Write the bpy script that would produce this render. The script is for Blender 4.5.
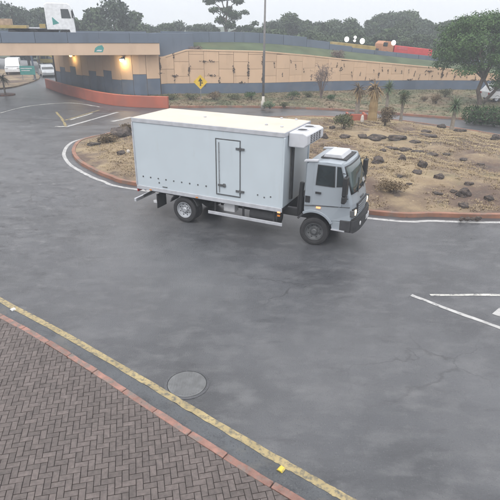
import bpy, bmesh, math, random
import numpy as np
from mathutils import Vector, Matrix
R = math.radians
random.seed(7); rng = np.random.default_rng(7)
S = bpy.context.scene
for o in list(bpy.data.objects): bpy.data.objects.remove(o)
COL = S.collection

# ------------------------------------------------------------------ camera
F_PX, H_CAM, ROLL = 490.0, 6.35, 0.011
PITCH = math.atan(224 / F_PX)
cd = bpy.data.cameras.new('camera'); cam = bpy.data.objects.new('camera', cd); COL.objects.link(cam)
cd.sensor_width = 36; cd.lens = 36 * F_PX / 500; cd.clip_start = .1; cd.clip_end = 3000
cam.matrix_world = Matrix.Translation((0, 0, H_CAM)) @ Matrix.Rotation(math.pi/2 - PITCH, 4, 'X') @ Matrix.Rotation(ROLL, 4, 'Z')
S.camera = cam

# ------------------------------------------------------------------ overcast sky, sun, exposure
SUN_EL, SUN_AZ = R(58), R(200)          # azimuth clockwise from +Y
w = bpy.data.worlds.new('World'); S.world = w; w.use_nodes = True
nt = w.node_tree; nt.nodes.clear()
sky = nt.nodes.new('ShaderNodeTexSky'); sky.sky_type = 'NISHITA'; sky.sun_disc = False
sky.sun_elevation = SUN_EL; sky.sun_rotation = SUN_AZ; sky.dust_density = 4; sky.air_density = 1.2
hs = nt.nodes.new('ShaderNodeHueSaturation'); hs.inputs['Saturation'].default_value = .25
b1 = nt.nodes.new('ShaderNodeBackground'); b1.inputs['Strength'].default_value = .02
b2 = nt.nodes.new('ShaderNodeBackground'); b2.inputs['Strength'].default_value = 1.06
tc = nt.nodes.new('ShaderNodeTexCoord'); cn = nt.nodes.new('ShaderNodeTexNoise'); cn.inputs['Scale'].default_value = 2.2; cn.inputs['Detail'].default_value = 5
cr = nt.nodes.new('ShaderNodeValToRGB')
cr.color_ramp.elements[0].position = .3; cr.color_ramp.elements[0].color = (.88, .885, .915, 1)
cr.color_ramp.elements[1].position = .75; cr.color_ramp.elements[1].color = (1.0, .98, .985, 1)
ad = nt.nodes.new('ShaderNodeAddShader'); wo = nt.nodes.new('ShaderNodeOutputWorld')
L = nt.links.new
L(sky.outputs[0], hs.inputs['Color']); L(hs.outputs[0], b1.inputs[0]); L(tc.outputs['Generated'], cn.inputs['Vector'])
L(cn.outputs['Fac'], cr.inputs[0])
# overcast sky, brighter overhead than at the horizon as under a thick even cloud layer
sp_ = nt.nodes.new('ShaderNodeSeparateXYZ'); L(tc.outputs['Generated'], sp_.inputs[0])
ov = nt.nodes.new('ShaderNodeMapRange'); ov.inputs['From Min'].default_value = 0; ov.inputs['From Max'].default_value = 1; ov.inputs['To Min'].default_value = .6; ov.inputs['To Max'].default_value = 1
L(sp_.outputs['Z'], ov.inputs['Value']); mu = nt.nodes.new('ShaderNodeVectorMath'); mu.operation = 'SCALE'; L(cr.outputs[0], mu.inputs[0]); L(ov.outputs[0], mu.inputs['Scale']); L(mu.outputs[0], b2.inputs[0]); L(b1.outputs[0], ad.inputs[0]); L(b2.outputs[0], ad.inputs[1]); L(ad.outputs[0], wo.inputs[0])
sl = bpy.data.lights.new('sun', 'SUN'); sl.energy = .9; sl.angle = R(35); sl.color = (1, .96, .9)
so = bpy.data.objects.new('sun', sl); COL.objects.link(so)
so.rotation_euler = Vector((-math.sin(SUN_AZ)*math.cos(SUN_EL), -math.cos(SUN_AZ)*math.cos(SUN_EL), -math.sin(SUN_EL))).to_track_quat('-Z', 'Y').to_euler()
S.view_settings.view_transform = 'Standard'; S.view_settings.look = 'None'; S.view_settings.gamma = 1
S.view_settings.exposure = .8
S.render.engine = 'CYCLES'; S.cycles.volume_bounces = 1; S.cycles.max_bounces = 5; S.cycles.diffuse_bounces = 3; S.cycles.glossy_bounces = 3; S.cycles.caustics_reflective = False; S.cycles.caustics_refractive = False; S.cycles.use_denoising = True; S.cycles.use_adaptive_sampling = True; S.cycles.adaptive_threshold = .025; S.cycles.adaptive_min_samples = 16

# ------------------------------------------------------------------ photo pixel -> place
def ray(px, py):
    u, v = px - 250, py - 250
    c, s = math.cos(ROLL), math.sin(ROLL)
    u, v = c*u + s*v, -s*u + c*v
    cp, sp = math.cos(PITCH), math.sin(PITCH)
    a, b = u/F_PX, v/F_PX
    return Vector((a, cp - b*sp, -sp - b*cp))
def G(px, py, z=0.0):                    # the ground (height z) under a pixel
    d = ray(px, py); t = (z - H_CAM)/d.z
    return Vector((d.x*t, d.y*t, z))
def AT(px, py, Y):                       # the point of a pixel's ray at a known depth
    d = ray(px, py); t = Y/d.y
    return Vector((d.x*t, Y, H_CAM + d.z*t))
def to_px(p):
    q = cam.matrix_world.inverted() @ Vector(p)
    if q.z > -.05: return (-999, -999)
    return (250 + F_PX*q.x/-q.z, 250 - F_PX*q.y/-q.z)

# ------------------------------------------------------------------ materials
MATS = {}
def mat(name, col, rough=.6, metal=0., var=.12, vs=4., bump=0., bs=40., spec=.5, rnd=0., col2=None, emit=None, es=0., detail=4, sx=None):
    m = bpy.data.materials.new(name); m.use_nodes = True; t = m.node_tree; p = t.nodes['Principled BSDF']
    N = t.nodes.new; K = t.links.new
    tc = N('ShaderNodeTexCoord'); oi = N('ShaderNodeObjectInfo')
    vec = tc.outputs['Object']
    if sx:
        mp = N('ShaderNodeMapping'); mp.inputs['Scale'].default_value = sx; K(vec, mp.inputs[0]); vec = mp.outputs[0]
    ml = N('ShaderNodeMath'); ml.operation = 'MULTIPLY'; ml.inputs[1].default_value = 40; K(oi.outputs['Random'], ml.inputs[0])
    n = N('ShaderNodeTexNoise'); n.noise_dimensions = '4D'; n.inputs['Scale'].default_value = vs; n.inputs['Detail'].default_value = detail
    K(vec, n.inputs['Vector']); K(ml.outputs[0], n.inputs['W'])
    c2 = col2 or tuple(min(1, c*(1+var)) for c in col); c1 = col if col2 else tuple(c*(1-var) for c in col)
    ra = N('ShaderNodeValToRGB'); ra.color_ramp.elements[0].position = .32; ra.color_ramp.elements[1].position = .68
    ra.color_ramp.elements[0].color = (*c1, 1); ra.color_ramp.elements[1].color = (*c2, 1); K(n.outputs['Fac'], ra.inputs[0])
    out = ra.outputs[0]
    if rnd:
        mr = N('ShaderNodeMapRange'); mr.inputs['To Min'].default_value = 1-rnd; mr.inputs['To Max'].default_value = 1+rnd; K(oi.outputs['Random'], mr.inputs['Value'])
        hv = N('ShaderNodeHueSaturation'); K(mr.outputs[0], hv.inputs['Value']); K(out, hv.inputs['Color']); out = hv.outputs[0]
    K(out, p.inputs['Base Color'])
    p.inputs['Roughness'].default_value = rough; p.inputs['Metallic'].default_value = metal; p.inputs['Specular IOR Level'].default_value = spec
    if bump:
        n2 = N('ShaderNodeTexNoise'); n2.inputs['Scale'].default_value = bs; n2.inputs['Detail'].default_value = 5; K(vec, n2.inputs['Vector'])
        bp = N('ShaderNodeBump'); bp.inputs['Strength'].default_value = bump; bp.inputs['Distance'].default_value = .02; K(n2.outputs['Fac'], bp.inputs['Height']); K(bp.outputs[0], p.inputs['Normal'])
    if emit: p.inputs['Emission Color'].default_value = (*emit, 1); p.inputs['Emission Strength'].default_value = es
    MATS[name] = m; return m
def layer(m, col, scale, lo, hi, rough=None, sx=None, detail=6, rot=0):
    """a second, larger stain/wear pattern over a material"""
    t = m.node_tree; p = t.nodes['Principled BSDF']; N = t.nodes.new; K = t.links.new
    tc = N('ShaderNodeTexCoord'); mp = N('ShaderNodeMapping'); K(tc.outputs['Object'], mp.inputs[0])
    if sx: mp.inputs['Scale'].default_value = sx
    mp.inputs['Rotation'].default_value = (0, 0, rot); mp.inputs['Location'].default_value = (random.random()*9, random.random()*9, 0)
    n = N('ShaderNodeTexNoise'); n.inputs['Scale'].default_value = scale; n.inputs['Detail'].default_value = detail; n.inputs['Roughness'].default_value = .62; K(mp.outputs[0], n.inputs['Vector'])
    r = N('ShaderNodeMapRange'); r.inputs['From Min'].default_value = lo; r.inputs['From Max'].default_value = hi; K(n.outputs['Fac'], r.inputs['Value'])
    mx = N('ShaderNodeMix'); mx.data_type = 'RGBA'; K(r.outputs[0], mx.inputs['Factor'])
    old = p.inputs['Base Color'].links[0].from_socket; K(old, mx.inputs['A']); mx.inputs['B'].default_value = (*col, 1); K(mx.outputs['Result'], p.inputs['Base Color'])
    if rough is not None:
        rr = N('ShaderNodeMapRange'); K(r.outputs[0], rr.inputs['Value'])
        ri = p.inputs['Roughness']
        if ri.links: K(ri.links[0].from_socket, rr.inputs['To Min'])
        else: rr.inputs['To Min'].default_value = ri.default_value
        rr.inputs['To Max'].default_value = rough; K(rr.outputs[0], ri)
    return m

asphalt = mat('wet_asphalt', (.060, .063, .070), .34, var=.28, vs=.35, bump=.5, bs=38, spec=.5, detail=6)
layer(asphalt, (.118, .122, .130), .11, .46, .68, .46, detail=6)
layer(asphalt, (.040, .042, .048), .45, .54, .74, .24, sx=(.35, 1.3, 1), rot=.5)
layer(asphalt, (.125, .128, .135), 1.1, .52, .8, .46, sx=(.7, 1.1, 1), detail=6)
layer(asphalt, (.038, .039, .044), 2.4, .6, .8, .4, sx=(.3, 1.2, 1), rot=-.35, detail=6)
layer(asphalt, (.125, .128, .134), 2.6, .5, .8, .45, sx=(.6, 1.1, 1), rot=.15, detail=6)
layer(asphalt, (.16, .16, .165), 34, .60, .78, None, detail=3)
layer(asphalt, (.02, .02, .022), 46, .60, .72, None, detail=3)
def cracks(m, col, sc, wdt, lo, hi):
    t = m.node_tree; p = t.nodes['Principled BSDF']; N = t.nodes.new; K = t.links.new
    tc = N('ShaderNodeTexCoord'); nz = N('ShaderNodeTexNoise'); nz.inputs['Scale'].default_value = .9; nz.inputs['Detail'].default_value = 6; K(tc.outputs['Object'], nz.inputs['Vector'])
    av = N('ShaderNodeVectorMath'); av.operation = 'MULTIPLY_ADD'; av.inputs[1].default_value = (1.6, 1.6, 0); K(nz.outputs['Color'], av.inputs[0]); K(tc.outputs['Object'], av.inputs[2])
    vo_ = N('ShaderNodeTexVoronoi'); vo_.feature = 'DISTANCE_TO_EDGE'; vo_.inputs['Scale'].default_value = sc; K(av.outputs[0], vo_.inputs['Vector'])
    r = N('ShaderNodeMapRange'); r.inputs['From Min'].default_value = wdt; r.inputs['From Max'].default_value = 0; K(vo_.outputs['Distance'], r.inputs['Value'])
    mk = N('ShaderNodeTexNoise'); mk.inputs['Scale'].default_value = .13; K(tc.outputs['Object'], mk.inputs['Vector'])
    r2 = N('ShaderNodeMapRange'); r2.inputs['From Min'].default_value = lo; r2.inputs['From Max'].default_value = hi; K(mk.outputs['Fac'], r2.inputs['Value'])
    mm = N('ShaderNodeMath'); mm.operation = 'MULTIPLY'; K(r.outputs[0], mm.inputs[0]); K(r2.outputs[0], mm.inputs[1])
    mx = N('ShaderNodeMix'); mx.data_type = 'RGBA'; K(mm.outputs[0], mx.inputs['Factor']); K(p.inputs['Base Color'].links[0].from_socket, mx.inputs['A']); mx.inputs['B'].default_value = (*col, 1); K(mx.outputs['Result'], p.inputs['Base Color'])
def masked(m, col, scale, lo, hi, x0, x1, rough, sx):
    t = m.node_tree; p = t.nodes['Principled BSDF']; N = t.nodes.new; K = t.links.new
    layer(m, col, scale, lo, hi, rough, sx=sx, rot=.45, detail=7)
    mx = p.inputs['Base Color'].links[0].from_node; old = mx.inputs['Factor'].links[0].from_socket
    tc = N('ShaderNodeTexCoord'); sp = N('ShaderNodeSeparateXYZ'); K(tc.outputs['Object'], sp.inputs[0])
    r = N('ShaderNodeMapRange'); r.inputs['From Min'].default_value = x0; r.inputs['From Max'].default_value = x1; K(sp.outputs['X'], r.inputs['Value'])
    mu_ = N('ShaderNodeMath'); mu_.operation = 'MULTIPLY'; K(old, mu_.inputs[0]); ry = N('ShaderNodeMapRange'); ry.inputs['From Min'].default_value = 31; ry.inputs['From Max'].default_value = 22; K(sp.outputs['Y'], ry.inputs['Value']); my = N('ShaderNodeMath'); my.operation = 'MULTIPLY'; K(r.outputs[0], my.inputs[0]); K(ry.outputs[0], my.inputs[1]); K(my.outputs[0], mu_.inputs[1]); K(mu_.outputs[0], mx.inputs['Factor'])
masked(asphalt, (.030, .031, .036), 1.9, .54, .70, -2.5, -8, .4, (.8, 1.15, 1))
masked(asphalt, (.155, .155, .16), 3.1, .56, .74, -2.5, -8, .38, (.8, 1.15, 1))
cracks(asphalt, (.045, .046, .05), .3, .008, .5, .62)
gutter_m = mat('gutter_concrete', (.068, .074, .082), .45, var=.22, vs=1.4, bump=.3, bs=60, detail=7)
layer(gutter_m, (.03, .034, .04), 2.2, .5, .7, .35); layer(gutter_m, (.13, .132, .135), 40, .58, .75, None, detail=3); layer(gutter_m, (.02, .022, .025), 30, .58, .7, None, detail=3); layer(gutter_m, (.115, .11, .10), 1.3, .55, .7, .55)
def paint(name, col, under, lo=.5, hi=.62, sc=7):
    m = mat(name, col, .5, var=.15, vs=2.5, bump=.2, bs=60); layer(m, under, sc, lo, hi, .5, detail=6); return m
white_line = paint('white_road_paint', (.40, .40, .395), (.13, .13, .135), .5, .72)
white_worn = paint('worn_white_road_paint', (.47, .47, .44), (.09, .09, .095), .5, .66)
yellow_line = paint('yellow_road_paint', (.33, .265, .135), (.10, .098, .085), .46, .66, 12)
yellow_worn = paint('worn_yellow_road_paint', (.33, .26, .11), (.08, .08, .08), .44, .62)
mortar = mat('sand_joint', (.035, .031, .03), .9, var=.3, vs=30)
paver_m = mat('clay_paver', (.102, .085, .080), .6, var=.26, vs=16, bump=.5, bs=90, rnd=.17)
layer(paver_m, (.14, .115, .107), 5, .58, .85); layer(paver_m, (.06, .05, .048), 12, .6, .8)
red_kerb = mat('red_painted_kerb', (.25, .135, .108), .65, var=.25, vs=6, bump=.8, bs=24, rnd=.14)
layer(red_kerb, (.17, .14, .125), 6, .46, .62); layer(red_kerb, (.05, .047, .045), 9, .62, .75)
isl_kerb = mat('orange_painted_kerb', (.25, .122, .08), .65, var=.25, vs=1.5, bump=.5, bs=14)
layer(isl_kerb, (.17, .125, .10), 1.4, .45, .62); layer(isl_kerb, (.10, .08, .07), 5, .6, .75)
red_wall_m = mat('red_painted_concrete', (.36, .095, .055), .6, var=.16, vs=.8, bump=.2, bs=10)
layer(red_wall_m, (.28, .10, .07), .6, .5, .75, sx=(1, 1, .5))
beige_m = mat('beige_painted_concrete', (.55, .385, .255), .75, var=.07, vs=.5, bump=.15, bs=8, rnd=.05)
layer(beige_m, (.43, .30, .20), .8, .55, .8, sx=(1.6, 1.6, .35))
fascia_m = mat('beige_bridge_beam', (.57, .42, .30), .7, var=.06, vs=.4, bump=.1, bs=6)
layer(fascia_m, (.4, .28, .19), .5, .55, .85, sx=(1, 1, .3))
navy_m = mat('slate_blue_paint', (.085, .115, .165), .7, var=.18, vs=.7, bump=.15, bs=8)
layer(navy_m, (.13, .145, .17), .9, .5, .75)
parapet_m = mat('blue_grey_paint', (.105, .135, .18), .7, var=.1, vs=.6, rnd=.05, bump=.1, bs=8)
layer(parapet_m, (.07, .085, .11), .7, .52, .8, sx=(2, 2, .4))
joint_m = mat('dark_joint', (.20, .135, .09), .9, var=.4, vs=1.5)
soil_dry = mat('dry_grass_soil', (.19, .138, .086), .95, var=.3, vs=.7, bump=1., bs=7, col2=(.30, .235, .145), detail=6)
layer(soil_dry, (.105, .072, .055), .22, .44, .57, detail=6); layer(soil_dry, (.075, .056, .046), .8, .54, .66, detail=6); layer(soil_dry, (.15, .145, .08), .4, .58, .8)
layer(soil_dry, (.38, .31, .21), 9, .6, .75, detail=5); layer(soil_dry, (.10, .075, .055), 14, .6, .72, detail=5)
verge_m = mat('verge_grass', (.10, .105, .055), .95, var=.3, vs=.6, bump=.8, bs=8, detail=5)
layer(verge_m, (.20, .155, .10), .3, .42, .6); layer(verge_m, (.10, .07, .055), .8, .6, .75)
bank_m = mat('bank_grass', (.062, .085, .045), .95, var=.3, vs=.8, bump=.8, bs=8, detail=5)
layer(bank_m, (.09, .10, .05), .3, .5, .7)
field_m = mat('field', (.06, .075, .035), .95, var=.3, vs=.05, detail=5)
hill_m = mat('hill_ground', (.045, .06, .03), .95, var=.3, vs=.2)
rock_m = mat('dark_volcanic_rock', (.050, .040, .036), .9, var=.45, vs=5, bump=1., bs=8, rnd=.25)
layer(rock_m, (.15, .115, .085), 3.5, .52, .72); layer(rock_m, (.02, .017, .016), 7, .58, .7)
bark = mat('tree_bark', (.10, .082, .068), .9, var=.35, vs=6, bump=.8, bs=20)
pale_bark = mat('pale_bark', (.22, .19, .155), .9, var=.3, vs=5, bump=.8, bs=15)
def leafm(name, a, b, sc=.8): 
    m = mat(name, a, .7, col2=b, vs=sc, spec=.25, rnd=.12); m.node_tree.nodes['Principled BSDF'].inputs['Roughness'].default_value = .65; return m
leaf_far = leafm('far_foliage', (.030, .052, .024), (.066, .098, .045))
leaf_blue = leafm('far_blue_green_foliage', (.038, .060, .040), (.072, .098, .064))
leaf_tree = leafm('acacia_foliage', (.030, .070, .020), (.082, .150, .045), 1.2)
leaf_hedge = leafm('hedge_foliage', (.025, .058, .020), (.05, .095, .03), 3)
leaf_olive = leafm('olive_scrub', (.07, .085, .04), (.13, .13, .065), 2)
leaf_dry = leafm('dry_foliage', (.105, .075, .045), (.185, .14, .085), 2)
weed_m = leafm('dark_joint_weed', (.055, .038, .030), (.10, .07, .05), 3)
leaf_agave = leafm('agave_leaf', (.10, .15, .085), (.17, .21, .12), 2)
leaf_gold = leafm('dead_palm_frond', (.24, .16, .075), (.34, .25, .13), 2)
twig = leafm('purple_brown_twig', (.13, .098, .090), (.20, .155, .14), 2)
dryblade = leafm('dry_grass_blade', (.27, .20, .12), (.40, .325, .195), .6)
steel = mat('galvanised_steel', (.30, .31, .32), .45, .7, var=.15)
greypole = mat('grey_painted_pole', (.17, .165, .165), .6, var=.15)
black_m = mat('black_plastic', (.016, .017, .019), .55)
rubber = mat('tyre_rubber', (.022, .022, .024), .8, var=.2, vs=6)
chassis_m = mat('chassis_grime', (.03, .031, .034), .7, var=.35, vs=3)
box_m = mat('white_box_panel', (.465, .525, .57), .4, var=.025, vs=1.2)
layer(box_m, (.40, .41, .40), 2.2, .62, .9, sx=(3, 3, .3)); layer(box_m, (.42, .475, .51), 1.2, .6, .9, sx=(2.5, 2.5, .35))
roofw_m = mat('sky_warmed_box_roof', (.56, .50, .425), .6, var=.05, vs=1.5); layer(roofw_m, (.46, .395, .32), 1.3, .55, .85)  # warmth of the overhead sky painted into the cream roof colour, random stains over it
trim_m = mat('aluminium_trim', (.46, .475, .51), .45, .2, var=.12, vs=5)
cab_m = mat('silver_blue_cab_paint', (.315, .355, .395), .32, .25, var=.03, vs=2); layer(cab_m, (.25, .275, .30), 1.2, .58, .9, sx=(1, 1, .7))
cabroof_m = mat('white_cab_roof', (.50, .515, .55), .4, var=.05); layer(cabroof_m, (.36, .35, .34), 3, .55, .85)
glass_m = mat('dark_glass', (.018, .026, .03), .05, var=.3, vs=2, spec=.8)
wind_m = mat('windshield_glass', (.03, .05, .052), .04, var=.4, vs=1.5, spec=.9)
rim_m = mat('silver_rim', (.42, .44, .47), .4, .4, var=.15, vs=8)
dim_rim = mat('dirty_dark_rim', (.10, .105, .11), .6, .3, var=.3, vs=8)
lamp_on = mat('lit_headlamp', (.9, .85, .7), .2, emit=(1, .74, .45), es=1.3)
white_lamp = mat('lit_white_lamp', (.9, .9, .9), .3, emit=(1, .98, .95), es=1.6)
amber_on = mat('lit_amber_marker', (.7, .28, .1), .3, emit=(1, .42, .2), es=.7)
amber = mat('amber_lens', (.6, .22, .04), .3); redlens = mat('red_lens', (.35, .02, .02), .3)
plate_m = mat('plate_grey', (.55, .56, .58), .4)
sodium = mat('lit_sodium_lamp', (.9, .7, .3), .3, emit=(1, .74, .24), es=3.0)
sodium_hot = mat('lit_bright_lamp', (.9, .85, .7), .3, emit=(1, .93, .72), es=9.)
sign_y = mat('sign_yellow', (.62, .42, .03), .4); teal_m = mat('teal_paint', (.06, .27, .25), .5)
car_white = mat('white_car_paint', (.72, .74, .76), .3); car_silver = mat('silver_car_paint', (.42, .44, .46), .3, .4); car_yellow = mat('yellow_car_paint', (.55, .42, .06), .35)
ochre_m = mat('ochre_machine_paint', (.36, .27, .10), .5, var=.2, vs=2); redveh = mat('red_truck_paint', (.52, .06, .06), .4); redp = mat('red_canvas', (.45, .10, .11), .7); orange_m = mat('orange_brown_paint', (.40, .19, .10), .6); tan_m = mat('tan_load', (.34, .25, .18), .8, var=.25)
greencan = mat('grey_green_canvas', (.20, .22, .16), .8)
manhole_m = mat('worn_iron_cover', (.125, .13, .134), .5, .1, var=.2, vs=5, bump=.3, bs=40); layer(manhole_m, (.085, .088, .09), 3, .5, .7)
pale_stone = mat('pale_stone', (.50, .47, .43), .8, var=.15)

# ------------------------------------------------------------------ mesh building
class MB:
    def __init__(s): s.v = []; s.f = []
    def add(s, vs, fs):
        b = len(s.v); s.v += [tuple(v) for v in vs]; s.f += [tuple(b+i for i in f) for f in fs]; return s
    def box(s, c, d, rz=0, m=None):
        vs = [Vector((x*d[0]/2, y*d[1]/2, z*d[2]/2)) for x in (-1, 1) for y in (-1, 1) for z in (-1, 1)]
        M = m or Matrix.Rotation(rz, 4, 'Z'); vs = [M @ v + Vector(c) for v in vs]
        return s.add(vs, [(0, 1, 3, 2), (4, 6, 7, 5), (0, 4, 5, 1), (2, 3, 7, 6), (0, 2, 6, 4), (1, 5, 7, 3)])
    def prism(s, poly, h0, h1, axis='y', tf=None):
        """poly in the plane across axis; axis y: (x,z), z: (x,y), x: (y,z)"""
        n = len(poly)
        def P(p, h): return {'y': (p[0], h, p[1]), 'z': (p[0], p[1], h), 'x': (h, p[0], p[1])}[axis]
        vs = [P(p, h0) for p in poly] + [P(p, h1) for p in poly]
        if tf: vs = [tf(v) for v in vs]
        return s.add(vs, [tuple(range(n)), tuple(range(2*n-1, n-1, -1))] + [(i, n+i, n+(i+1) % n, (i+1) % n) for i in range(n)])
    def tube(s, pts, rads, n=8, cap=True):
        pts = [Vector(p) for p in pts]
        if not hasattr(rads, '__len__'): rads = [rads]*len(pts)
        vs = []; up = Vector((0, 0, 1))
        for i, p in enumerate(pts):
            t = (pts[min(i+1, len(pts)-1)] - pts[max(i-1, 0)]).normalized()
            a = t.cross(up if abs(t.z) < .9 else Vector((1, 0, 0))).normalized(); b = t.cross(a)
            for k in range(n):
                an = 2*math.pi*k/n; vs.append(p + (a*math.cos(an) + b*math.sin(an))*rads[i])
        fs = [(i*n+k, i*n+(k+1) % n, (i+1)*n+(k+1) % n, (i+1)*n+k) for i in range(len(pts)-1) for k in range(n)]
        if cap: fs += [tuple(range(n)), tuple(range(len(pts)*n-1, (len(pts)-1)*n-1, -1))]
        return s.add(vs, fs)
    def lathe(s, prof, c=(0, 0, 0), axis='z', n=24, caps=True):
        """prof list of (radius, height)"""
        vs = []
        for r, h in prof:
            for k in range(n):
                a = 2*math.pi*k/n; x, y = r*math.cos(a), r*math.sin(a)
                vs.append({'z': (c[0]+x, c[1]+y, c[2]+h), 'y': (c[0]+x, c[1]+h, c[2]+y), 'x': (c[0]+h, c[1]+x, c[2]+y)}[axis])
        m = len(prof)
        fs = [(i*n+k, i*n+(k+1) % n, (i+1)*n+(k+1) % n, (i+1)*n+k) for i in range(m-1) for k in range(n)]
        if caps: fs += [tuple(range(n)), tuple(range(m*n-1, (m-1)*n-1, -1))]
        return s.add(vs, fs)
    def build(s, name, m, parent=None, smooth=False, bevel=0, seg=2, weld=False):
        me = bpy.data.meshes.new(name); me.from_pydata(s.v, [], s.f)
        bm = bmesh.new(); bm.from_mesh(me); bmesh.ops.recalc_face_normals(bm, faces=bm.faces); bm.to_mesh(me); bm.free()
        return link(name, me, m, parent, smooth, bevel, seg)
def link(name, me, m, parent=None, smooth=False, bevel=0, seg=2):
    if m and not me.materials: me.materials.append(m)
    o = bpy.data.objects.new(name, me); COL.objects.link(o)
    if parent: o.parent = parent
    if smooth: me.polygons.foreach_set('use_smooth', [True]*len(me.polygons))
    if bevel:
        b = o.modifiers.new('bevel', 'BEVEL'); b.width = bevel; b.segments = seg; b.limit_method = 'ANGLE'; b.angle_limit = R(35)
    return o
def tag(o, label=None, cat=None, group=None, kind=None):
    for k, v in (('label', label), ('category', cat), ('group', group), ('kind', kind)):
        if v: o[k] = v
    return o
def thing(name, loc, rz, label, cat, group=None):
    o = bpy.data.objects.new(name, None); COL.objects.link(o); o.location = loc; o.rotation_euler = (0, 0, rz); o.empty_display_size = .2
    return tag(o, label, cat, group)
def copy_tree(o, parent=None):
    c = o.copy(); COL.objects.link(c)
    if parent: c.parent = parent
    for ch in list(o.children): copy_tree(ch, c)
    return c
def catmull(pts, n=8, closed=False):
    P = [Vector(p) for p in pts]; out = []; m = len(P)
    for i in range(m if closed else m-1):
        g = (lambda k: P[k % m]) if closed else (lambda k: P[max(0, min(m-1, k))])
        a, b, c, d = g(i-1), g(i), g(i+1), g(i+2)
        for k in range(n):
            t = k/n; out.append(.5*((2*b) + (c-a)*t + (2*a-5*b+4*c-d)*t*t + (3*b-a-3*c+d)*t**3))
    if not closed: out.append(P[-1])
    return out
def offset(path, d):                     # to the left of travel
    out = []
    for i, p in enumerate(path):
        t = (path[min(i+1, len(path)-1)] - path[max(i-1, 0)]); t = Vector((t.x, t.y)).normalized()
        q = p.copy(); q.x += -t.y*d; q.y += t.x*d; out.append(q)
    return out
def ribbon(mb, a, b, za=None, zb=None):
    n = len(a); vs = []
    for p, q in zip(a, b):
        vs += [(p.x, p.y, p.z if za is None else za), (q.x, q.y, q.z if zb is None else zb)]
    mb.add(vs, [(2*i, 2*i+2, 2*i+3, 2*i+1) for i in range(n-1)]); return mb
def wallstrip(mb, a, b, z0, z1):
    """closed strip between two paths; z0,z1 functions of index or numbers"""
    f0 = z0 if callable(z0) else (lambda i: z0); f1 = z1 if callable(z1) else (lambda i: z1)
    n = len(a); vs = []
    for i in range(n):
        vs += [(a[i].x, a[i].y, f0(i)), (a[i].x, a[i].y, f1(i)), (b[i].x, b[i].y, f1(i)), (b[i].x, b[i].y, f0(i))]
    fs = [(4*i+k, 4*i+(k+1) % 4, 4*i+4+(k+1) % 4, 4*i+4+k) for i in range(n-1) for k in range(4)] + [(0, 1, 2, 3), (4*n-1, 4*n-2, 4*n-3, 4*n-4)]
    mb.add(vs, fs); return mb
def arclen(path):
    s = [0]
    for i in range(1, len(path)): s.append(s[-1] + (path[i].xy - path[i-1].xy).length)
    return s
def along(path, ss, d):
    d = max(0, min(ss[-1]-1e-6, d))
    i = max(k for k in range(len(ss)) if ss[k] <= d); i = min(i, len(path)-2)
    t = (d - ss[i])/max(1e-9, ss[i+1]-ss[i]); p = path[i].lerp(path[i+1], t); g = (path[i+1].xy - path[i].xy).normalized()
    return p, g

# ================================================================== GROUND, ROADS
tag(MB().add([(-450, -60, -.12), (450, -60, -.12), (450, 450, -.12), (-450, 450, -.12)], [(0, 1, 2, 3)]).build('ground', field_m), kind='structure')
tag(MB().add([(-75, -20, 0), (70, -20, 0), (70, 48, 0), (-5, 62, 0), (-30, 125, 0), (-75, 125, 0)], [(0, 1, 2, 3, 4, 5)]).build('road', asphalt), kind='structure')

# near pavement, kerb, gutter, yellow line
kerb_px = [(0, 315), (31, 331), (101, 375), (134, 396), (168, 419), (197, 438), (246, 466), (282, 490), (298, 500)]
KZ = .12
def smooth_poly(P, deg=3):
    x = np.array([p.x for p in P]); c_ = np.polyfit(x, [p.y for p in P], deg); return [Vector((p.x, float(np.polyval(c_, p.x)), p.z)) for p in P]
kpts = smooth_poly([G(*p, KZ) for p in kerb_px])
d0 = (kpts[0]-kpts[1]).normalized(); d1 = (kpts[-1]-kpts[-2]).normalized()
kpts = [kpts[0]+d0*9+Vector((-.6, 1.2, 0)), kpts[0]+d0*4+Vector((-.1, .3, 0))] + kpts + [kpts[-1]+d1*1.5, kpts[-1]+d1*4+Vector((.3, .4, 0))]
kc = catmull(kpts, 6); ks = arclen(kc)
kout = offset(kc, .065)                  # road side edge of the kerb (path runs left to right, road is on the left)
kin = offset(kc, -.07)
yel_px = [(0, 300.5), (60, 330), (126, 372), (168, 396.5), (200, 416), (250, 441), (278, 457.5), (298, 472), (330, 491), (345, 500)]
yp = smooth_poly([G(*p, 0) for p in yel_px]); e0 = (yp[0]-yp[1]).normalized(); e1 = (yp[-1]-yp[-2]).normalized()
yp = [yp[0]+e0*9+Vector((-.6, 1.2, 0)), yp[0]+e0*4+Vector((-.1, .3, 0))] + yp + [yp[-1]+e1*1.5, yp[-1]+e1*4+Vector((.3, .3, 0))]
yc = catmull(yp, 6)
m = MB(); ya = offset(yc, .075); yb = offset(yc, -.07)
for i in range(len(ya)): ya[i].x += random.uniform(-.012, .012); yb[i].y += random.uniform(-.015, .015)
tag(ribbon(m, ya, yb, .010, .010).build('yellow_edge_line', yellow_line), kind='structure')
# gutter sheet between the kerb and the line
def resamp(path, n):
    s = arclen(path); return [along(path, s, s[-1]*k/(n-1))[0] for k in range(n)]
m = MB(); ribbon(m, resamp(yb, 60), resamp(kc, 60), .005, .005); tag(m.build('gutter', gutter_m), kind='structure')
# pavement bed
bed = MB(); n = len(kin); bed.add([(p.x, p.y, .098) for p in kin] + [(8, -8, .098), (-22, -8, .098), (-22, kin[0].y, .098)], [tuple(range(n+3))])
pave = tag(bed.build('pavement', mortar), kind='structure')
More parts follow.
